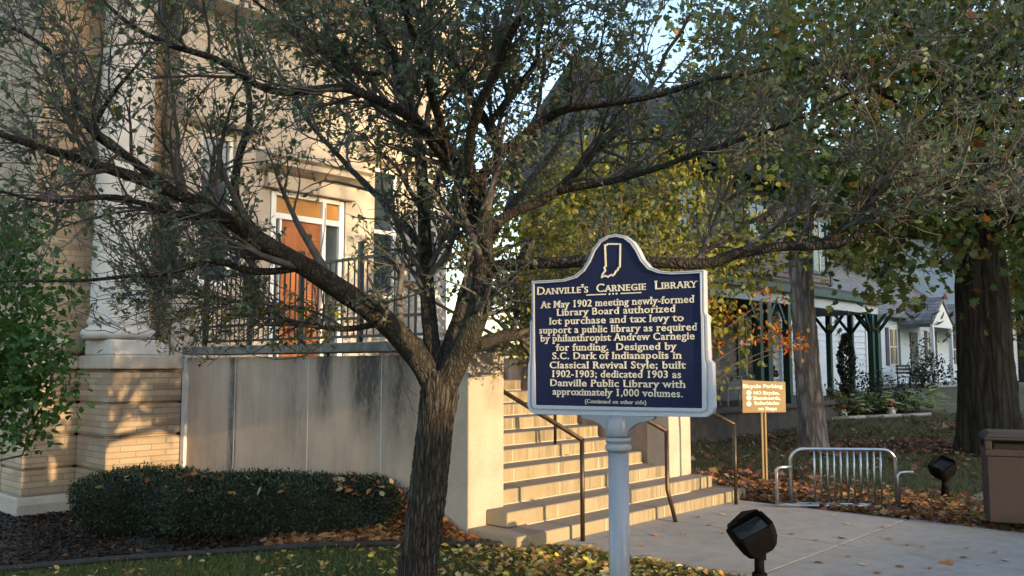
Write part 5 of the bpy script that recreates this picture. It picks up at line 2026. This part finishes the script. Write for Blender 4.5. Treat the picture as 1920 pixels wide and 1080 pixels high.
p.lathe([(0.16, b0[2]), (0.22, b0[2] + 0.35), (0.24, b0[2] + 0.38), (0.20, b0[2] + 0.38), (0.19, b0[2] + 0.33)], b0[0], b0[1], 16)
p.build('pot', M['iron'], t)
nn = 1300
z = rng.uniform(0, 1, nn)
rr = 0.24 * np.sin(np.clip(z * 0.9 + 0.1, 0, 1) * PI) ** 0.7 * rng.uniform(0.4, 1.0, nn)
az = rng.uniform(0, 2 * PI, nn)
P_ = np.column_stack([b0[0] + rr * np.cos(az), b0[1] + rr * np.sin(az), b0[2] + 0.36 + z * 1.35])
bm_ = BigMesh()
add_leaves(bm_, P_, unit(np.column_stack([np.cos(az), np.sin(az), np.full(nn, 1.6)])), unit(rng.normal(size=(nn, 3))), 0.11, 0.04, pick(DK, nn))
bm_.build('foliage', M['leaf_dark'], t)

# ================================================================== HEDGES
HC = [(4, (0.016, 0.030, 0.010)), (3, (0.026, 0.044, 0.015)), (1.2, (0.045, 0.062, 0.020)), (0.3, (0.09, 0.06, 0.03))]


def hedge(label, cx_, cy_, a, b_, hh, rot, n):
    gz = float(ground(cx_, cy_))
    base = (cx_, cy_, gz)
    t = thing('clipped_hedge', label, 'hedge', base, rot)
    Fm = frame(base, rot)

    def surf(u_, v_, k=1.0):
        # superellipsoid, flat topped, with lumps
        def e(x, p):
            return np.sign(x) * np.abs(x) ** p
        x = a * e(np.cos(v_), 0.5) * e(np.cos(u_), 0.55)
        y = b_ * e(np.cos(v_), 0.5) * e(np.sin(u_), 0.55)
        z_ = hh * 0.5 + hh * 0.55 * e(np.sin(v_), 0.6)
        p_ = np.column_stack([x, y, z_]) * np.array([k, k, 1])
        lump = 1 + 0.30 * (vnoise(p_ * 2.3 + 7, 4) - 0.5) + 0.10 * (vnoise(p_ * 8, 5) - 0.5)
        return (p_ - [0, 0, hh * 0.5]) * lump[:, None] + [0, 0, hh * 0.5]
    uu, vv = np.meshgrid(np.linspace(-PI, PI, 61)[:-1], np.linspace(-PI / 2 * 0.98, PI / 2 * 0.98, 24))
    S_ = surf(uu.ravel(), vv.ravel(), 0.95)
    S_[:, 2] = np.maximum(S_[:, 2] - 0.02, -0.05)
    core = MB(Fm)
    core.add(S_, [(i * 60 + j, i * 60 + (j + 1) % 60, (i + 1) * 60 + (j + 1) % 60, (i + 1) * 60 + j) for i in range(23) for j in range(60)], True)
    core.build('branches', pmat('hedge_twigs', (0.008, 0.010, 0.006), (0.018, 0.02, 0.012), 12, 0.95, 0.3), t)
    # even sampling over the surface by area
    S3 = surf(uu.ravel(), vv.ravel()).reshape(24, 60, 3)
    A0, A1 = S3[:-1], S3[1:]
    B0, B1 = np.roll(A0, -1, axis=1), np.roll(A1, -1, axis=1)
    crs = np.cross(B0 - A0, A1 - A0).reshape(-1, 3)
    ar = np.linalg.norm(crs, axis=1)
    pickq = rng.choice(len(ar), n, p=ar / ar.sum())
    s1, s2_ = rng.uniform(size=(n, 1)), rng.uniform(size=(n, 1))
    q4 = [w_.reshape(-1, 3)[pickq] for w_ in (A0, B0, B1, A1)]
    P_ = (q4[0] * (1 - s1) + q4[1] * s1) * (1 - s2_) + (q4[3] * (1 - s1) + q4[2] * s1) * s2_
    nr = unit(crs[pickq])
    P_ = P_ + nr * rng.normal(-0.008, 0.022, (len(P_), 1))
    P_ = P_ @ Fm[:3, :3].T + Fm[:3, 3]
    nr = nr @ Fm[:3, :3].T
    ok = P_[:, 2] > gz + 0.01
    P_, nr = P_[ok], nr[ok]
    D_ = unit(nr * 0.8 + rng.normal(size=P_.shape) * 0.7 + [0, 0, 0.3])
    bm2 = BigMesh()
    L_ = rng.uniform(0.022, 0.045, len(P_))
    tone = 0.6 + 0.8 * vnoise(P_ * 7, 9)[:, None]
    add_leaves(bm2, P_, D_, unit(nr + rng.normal(size=P_.shape) * 0.6), L_, L_ * 0.38, np.clip(pick(HC, len(P_)) * tone, 0.004, 1))
    bm2.build('foliage', M['leaf_dark'], t)
    return base, surf, Fm


H2 = hedge('dark green clipped hedge at the foot of the brick pier, left of the longer hedge', -3.85, 9.55, 0.80, 0.55, 0.60, math.radians(-8), 16000)
H1 = hedge('long low dark green clipped hedge strewn with fallen leaves in front of the stained wall', -2.20, 8.72, 1.30, 0.52, 0.50, math.radians(-6), 26000)

# ================================================================== LEAF LITTER, GRASS


def litter(name, P, size, cols, lift=0.02, tilt=0.45, zf=None):
    n_ = len(P)
    az_ = rng.uniform(0, 2 * PI, n_)
    D_ = np.column_stack([np.cos(az_), np.sin(az_), rng.normal(0, tilt, n_)])
    N_ = unit(np.column_stack([rng.normal(0, tilt, n_), rng.normal(0, tilt, n_), np.ones(n_)]))
    bm_ = BigMesh()
    L_ = size * rng.uniform(0.6, 1.3, n_)
    z_ = (zf or ground)(P[:, 0], P[:, 1]) + lift * rng.uniform(0.2, 1.6, n_)
    mp = rng.uniform(size=n_) < 0.6
    PP = np.column_stack([P, z_]) - D_ * (L_ * 0.4)[:, None]
    C_ = cols if isinstance(cols, np.ndarray) else pick(cols, n_, 0.22)
    for flag in (True, False):
        k = mp if flag else ~mp
        add_leaves(bm_, PP[k], D_[k], N_[k], L_[k], L_[k] * (0.95 if flag else 0.55), C_[k], flag)
    return tag(bm_.build(name, M['leaf_dry']), None, None, kind='stuff')


# in the bed: dense at the right end, thin under the hedges
n = 22000
P_ = np.column_stack([rng.uniform(-2.6, 0.15, n), rng.uniform(7.6, 9.4, n)])
vb = (0.679 * 5.55 - P_[:, 0]) / 0.734
inside = (P_[:, 1] > edge_y(P_[:, 0])) & (P_[:, 1] < 0.734 * 5.55 + 0.679 * vb - 0.02) & (rng.uniform(size=n) < smooth(-2.4, -1.1, P_[:, 0]))
fl = litter('fallen_leaves', P_[inside], 0.075, LIT, 0.035, zf=bedz)
# bark mulch chips over the bare part of the bed
n = 26000
P_ = np.column_stack([rng.uniform(-8, 0.0, n), rng.uniform(7.6, 11.5, n)])
vb = (0.679 * 5.55 - P_[:, 0]) / 0.734
inside = (P_[:, 1] > edge_y(P_[:, 0]) + 0.01) & (P_[:, 1] < 0.734 * 5.55 + 0.679 * vb - 0.02)
litter('mulch_chips', P_[inside], 0.05, [(3, (0.035, 0.022, 0.016)), (2, (0.06, 0.038, 0.027)), (1, (0.02, 0.014, 0.011)), (0.15, (0.30, 0.15, 0.07))], 0.015, zf=bedz)
# on the near lawn: a drift against the walk, thin elsewhere
n = 20000
P_ = np.column_stack([rng.uniform(-5, 2.0, n), rng.uniform(5.2, 8.0, n)])
uu_ = P_[:, 0] * RV[0] + P_[:, 1] * RV[1]
d_ = 0.05 + 0.75 * smooth(4.6, 5.5, uu_) * smooth(5.8, 7.0, P_[:, 1]) + 0.10 * smooth(-3, 0, P_[:, 0])
patch = vnoise(np.column_stack([P_ * 2.2, P_[:, :1] * 0]), 8)
ok = (P_[:, 1] < edge_y(P_[:, 0]) - 0.03) & (uu_ < 6.05) & (rng.uniform(size=n) < d_ * (0.35 + 1.3 * patch))
okb = ok | ((P_[:, 0] > -0.2) & (P_[:, 1] > 7.4) & (uu_ < 5.55) & (rng.uniform(size=n) < 0.5))
litter('fallen_leaves', P_[okb], 0.058, LITY, 0.04)
# drift behind the rack and along the far edge of the walk
n = 9000
uu_ = rng.uniform(9.45, 11.6, n)
vv_ = rng.uniform(0.5, 7.2, n)
P_ = uu_[:, None] * RV + vv_[:, None] * LV
ok = rng.uniform(size=n) < (1.0 - 0.85 * smooth(9.9, 11.2, uu_))
litter('fallen_leaves', P_[ok], 0.085, LIT, 0.05)
# the far lawn: brown bands
n = 42000
P_ = np.column_stack([rng.uniform(2, 16, n), rng.uniform(10.5, 25, n)])
uu_ = P_[:, 0] * RV[0] + P_[:, 1] * RV[1]
band = smooth(0.40, 0.62, vnoise(np.column_stack([P_[:, 0] * 0.35, P_[:, 1] * 0.42, P_[:, 0] * 0]), 21))
d_ = (0.10 + 0.8 * band) * np.interp(P_[:, 1], [10, 13, 15, 18, 21, 25], [0.45, 0.45, 1.0, 1.0, 0.25, 0.1])
ok = (uu_ > 9.7) & (rng.uniform(size=n) < d_)
litter('fallen_leaves', P_[ok], 0.115, LITR, 0.06)

# grass
def blades(name, P, hgt, cols):
    n_ = len(P)
    az_ = rng.uniform(0, 2 * PI, n_)
    lean = rng.normal(0, 0.35, (n_, 2))
    D_ = unit(np.column_stack([lean, np.ones(n_)]))
    S_ = np.column_stack([np.cos(az_), np.sin(az_), np.zeros(n_)])
    h_ = hgt * rng.uniform(0.5, 1.3, n_)
    B = np.column_stack([P, ground(P[:, 0], P[:, 1]) - 0.01])
    w_ = 0.0028 * rng.uniform(0.8, 1.6, n_) * (hgt / 0.06)
    V = np.stack([B - S_ * w_[:, None], B + S_ * w_[:, None], B + D_ * (h_ * 0.6)[:, None] + S_ * (w_ * 0.7)[:, None], B + D_ * (h_ * 0.6)[:, None] - S_ * (w_ * 0.7)[:, None],
                  B + D_ * h_[:, None] + np.column_stack([lean * 0.5 * h_[:, None], -0.1 * h_])], axis=1)
    bm_ = BigMesh()
    C_ = pick(cols, n_)
    bm_.add(V, np.array([(0, 1, 2, 3)]), C_)
    bm_.faces.append(bm_.faces[0][:, [3, 2, 2]] * 0 + np.column_stack([np.arange(n_) * 5 + 3, np.arange(n_) * 5 + 2, np.arange(n_) * 5 + 4]))
    return tag(bm_.build(name, M['grass']), None, None, kind='stuff')


GC = [(4, (0.075, 0.105, 0.032)), (3, (0.11, 0.145, 0.045)), (1.5, (0.18, 0.17, 0.065)), (0.8, (0.26, 0.21, 0.10))]
n = 130000
P_ = np.column_stack([rng.uniform(-5.5, 3.2, n), rng.uniform(5.3, 8.3, n)])
uu_ = P_[:, 0] * RV[0] + P_[:, 1] * RV[1]
ok = (P_[:, 1] < edge_y(P_[:, 0]) - 0.02) & (uu_ < 6.04)
blades('grass', P_[ok], 0.075, GC)
n = 90000
P_ = np.column_stack([rng.uniform(1.5, 14, n), 10 + 14 * rng.uniform(0, 1, n) ** 1.4])
uu_ = P_[:, 0] * RV[0] + P_[:, 1] * RV[1]
ok = (uu_ > 9.55)
blades('grass', P_[ok], 0.095, [(3, (0.085, 0.11, 0.04)), (2, (0.12, 0.13, 0.05)), (2, (0.18, 0.14, 0.075))])
# single leaves lying on the walk and on the hedge
leaf_mesh = []
for maple in (True, False):
    for k in range(3):
        bm_ = BigMesh()
        add_leaves(bm_, np.array([[-0.04, 0, 0.0]]), np.array([[1.0, 0, 0.05]]), np.array([[0, 0, 1.0]]), 0.085, 0.08 if maple else 0.045,
                   np.array([[(0.40, 0.16, 0.05), (0.30, 0.13, 0.06), (0.46, 0.34, 0.20)][k]]), maple)
        o_ = bm_.build('fallen_leaf', M['leaf_dry'])
        leaf_mesh.append(o_.data)
        bpy.data.objects.remove(o_)


def leaf_obj(p, label, group, k, sc=1.0, tilt=0.2):
    o_ = bpy.data.objects.new('fallen_leaf', leaf_mesh[k])
    COL.objects.link(o_)
    o_.location = tuple(float(c) for c in p)
    o_.rotation_euler = (rng.normal(0, tilt), rng.normal(0, tilt), rng.uniform(0, 6.28))
    o_.scale = (sc, sc, sc)
    tag(o_, label, 'leaf', group)


special = [(1775, 1056, 0, 1.7, 'largest orange red leaf lying alone on the walkway near the picture edge'), (1581, 1009, 0, 1.2, 'orange leaf lying across the slab joint of the walkway')]
for px_, py_, k, sc_, lab in special:
    d = ray(px_, py_)
    p = np.array([0, 0, CAMZ]) + d * ((0.026 - CAMZ) / d[2])
    leaf_obj(p, lab, None, k, sc_, 0.12)
spots = [(1112, 1020), (1150, 1008), (1225, 1005), (1255, 985), (1290, 1002), (1310, 968), (1325, 985), (1350, 965), (1400, 985), (1390, 1010), (1410, 1044), (1500, 988), (1530, 1012), (1560, 968), (1590, 985), (1620, 1018), (1660, 1010),
         (1655, 988), (1690, 1062), (1620, 1062), (1585, 1042), (1640, 1074), (1725, 1025), (1745, 1066), (1865, 1034), (1832, 1058), (1820, 1028), (1810, 1046), (1700, 1022), (1478, 1004), (1455, 1030), (1880, 1050), (1535, 1055), (1352, 1004), (1205, 1022)]
for px_, py_ in spots:
    d = ray(px_ + rng.normal(0, 4), py_ + rng.normal(0, 2))
    p = np.array([0, 0, CAMZ]) + d * ((0.027 - CAMZ) / d[2])
    leaf_obj(p, 'small dry fallen leaf lying on the grey walkway', 'fallen leaves on the walkway', int(rng.integers(0, 6)), rng.uniform(0.6, 1.0), 0.15)
for n_, (lo_, hi_) in ((1, (5.9, 9.3)), (2, (6.0, 9.2)), (3, (6.2, 8.8)), (4, (6.2, 8.8)), (5, (6.2, 8.8)), (6, (6.2, 8.8)), (7, (6.2, 8.8)), (8, (6.2, 8.8))):
    for k in range(4):
        uu1 = rng.uniform(lo_, hi_)
        p = uvp(uu1, 5.10 + TREAD * (n_ - 1) + rng.uniform(0.06, 0.30), RISE * n_ + 0.012)
        leaf_obj(p, 'small dry leaf lying on a tread of the limestone steps', 'fallen leaves on the steps', int(rng.integers(0, 6)), rng.uniform(0.5, 0.9), 0.15)
for (base, surf, Fm), cnt, xr in ((H1, 62, (-0.75, 0.95)), (H2, 14, (-0.3, 0.9))):
    for k in range(cnt):
        v_ = rng.uniform(0.45, 1.35)
        u_ = rng.uniform(-PI, 0.3) if k % 3 else rng.uniform(-PI, PI)
        p = surf(np.array([u_]), np.array([v_]), 1.02)[0] + [0, 0, 0.035]
        p = Fm[:3, :3] @ p + Fm[:3, 3]
        leaf_obj(p, 'orange brown dry leaf caught on top of the clipped hedge', 'fallen leaves on the hedge', int(rng.integers(0, 6)), rng.uniform(0.75, 1.2), 0.45)

# ================================================================== UNSEEN SUN BLOCKERS (behind the camera): added to shape the shade


def sw(u_, w_, z_=0.0):
    p = SB * u_ + SA * w_
    return (p[0], p[1], z_)


SRZ = math.atan2(SB[1], SB[0])
SWF = np.eye(4)
SWF[:2, 0] = SB
SWF[:2, 1] = SA


def sun_blocker(name, label, u0, u1, h0, h1, w0=25.0, dep=8.0, m=None):
    t = thing(name, label, 'building', sw((u0 + u1) / 2, w0), SRZ)
    s_ = MB(SWF)
    s_.prism([(u0, -0.3), (u1, -0.3), (u1, h1 - 0.25), (u0, h0 - 0.25)], w0, w0 + dep, 'y')
    s_.build('wall', m or M['brick_red'], t)
    s_ = MB(SWF)
    s_.prism([(u0 - 0.05, h0 - 0.25), (u1 + 0.05, h1 - 0.25), (u1 + 0.05, h1), (u0 - 0.05, h0)], w0 - 0.15, w0 + dep + 0.15, 'y')
    s_.build('roof', M['roof_dark'], t)
    for uu in np.arange(u0 + 1.2, u1 - 1.0, 2.4):
        w_ = MB(SWF)
        w_.box(uu - 0.45, w0 - 0.04, 1.1, uu + 0.45, w0 + 0.02, 2.7)
        o1 = w_.build('window', M['white_paint'], t)
        w_ = MB(SWF)
        w_.box(uu - 0.38, w0 - 0.05, 1.18, uu + 0.38, w0 - 0.045, 2.62)
        w_.build('pane', M['glass'], o1)


sun_blocker('blocker_building', 'added unseen brick block that keeps the sun off the crabapple and the marker', -26, 3.45, 9.0, 9.0)
sun_blocker('blocker_building', 'added narrow unseen brick block, cut low to let sun onto the brick pier', 3.5, 5.2, 5.9, 5.85)
sun_blocker('blocker_building', 'added low unseen brick block that shades the near paving and lets sun onto the steps', 5.25, 9.2, 4.45, 4.45)
sun_blocker('blocker_building', 'added small unseen brick block that sets the shade line at the bicycle rack', 9.25, 11.2, 4.45, 4.6)
sun_blocker('blocker_building', 'added tall unseen brick block that keeps the far lawn and porch house in shade', 11.3, 60, 13, 13.5)
for lab, (u_, w_), cr, nc in (('added unseen tree with crown clumps that block the sun from the crabapple and the column', (-2.0, 22.0), [((-1.5, 22, 10.4), (5.0, 2.5, 2.8)), ((2.9, 22, 10.2), (2.5, 2.0, 2.2)), ((4.3, 22, 9.6), (1.5, 1.5, 1.4)), ((4.3, 22, 11.2), (1.7, 1.5, 2.0)), ((5.3, 22, 9.7), (0.95, 1.2, 1.5)), ((5.3, 22, 11.4), (0.95, 1.2, 2.0)), ((5.0, 22, 13.2), (1.2, 1.2, 1.6)), ((5.75, 22, 8.2), (0.5, 0.8, 1.1)), ((3.0, 22, 12.4), (2.6, 2.0, 2.0)), ((-9, 22, 10.5), (4, 2.5, 3))], 4200),):
    crw = [(sw(*c[0]), c[1]) for c in cr]
    make_tree('blocker_tree', lab, sw(u_, w_, 0), 14, 0.35, crw, nc, 0.30, BGC, M['bark_dark'], flute=0.1, limbs=10, seed=50, nodes_=24, trunk_n=16)  # added unseen tree, crown clumps placed to block the sun
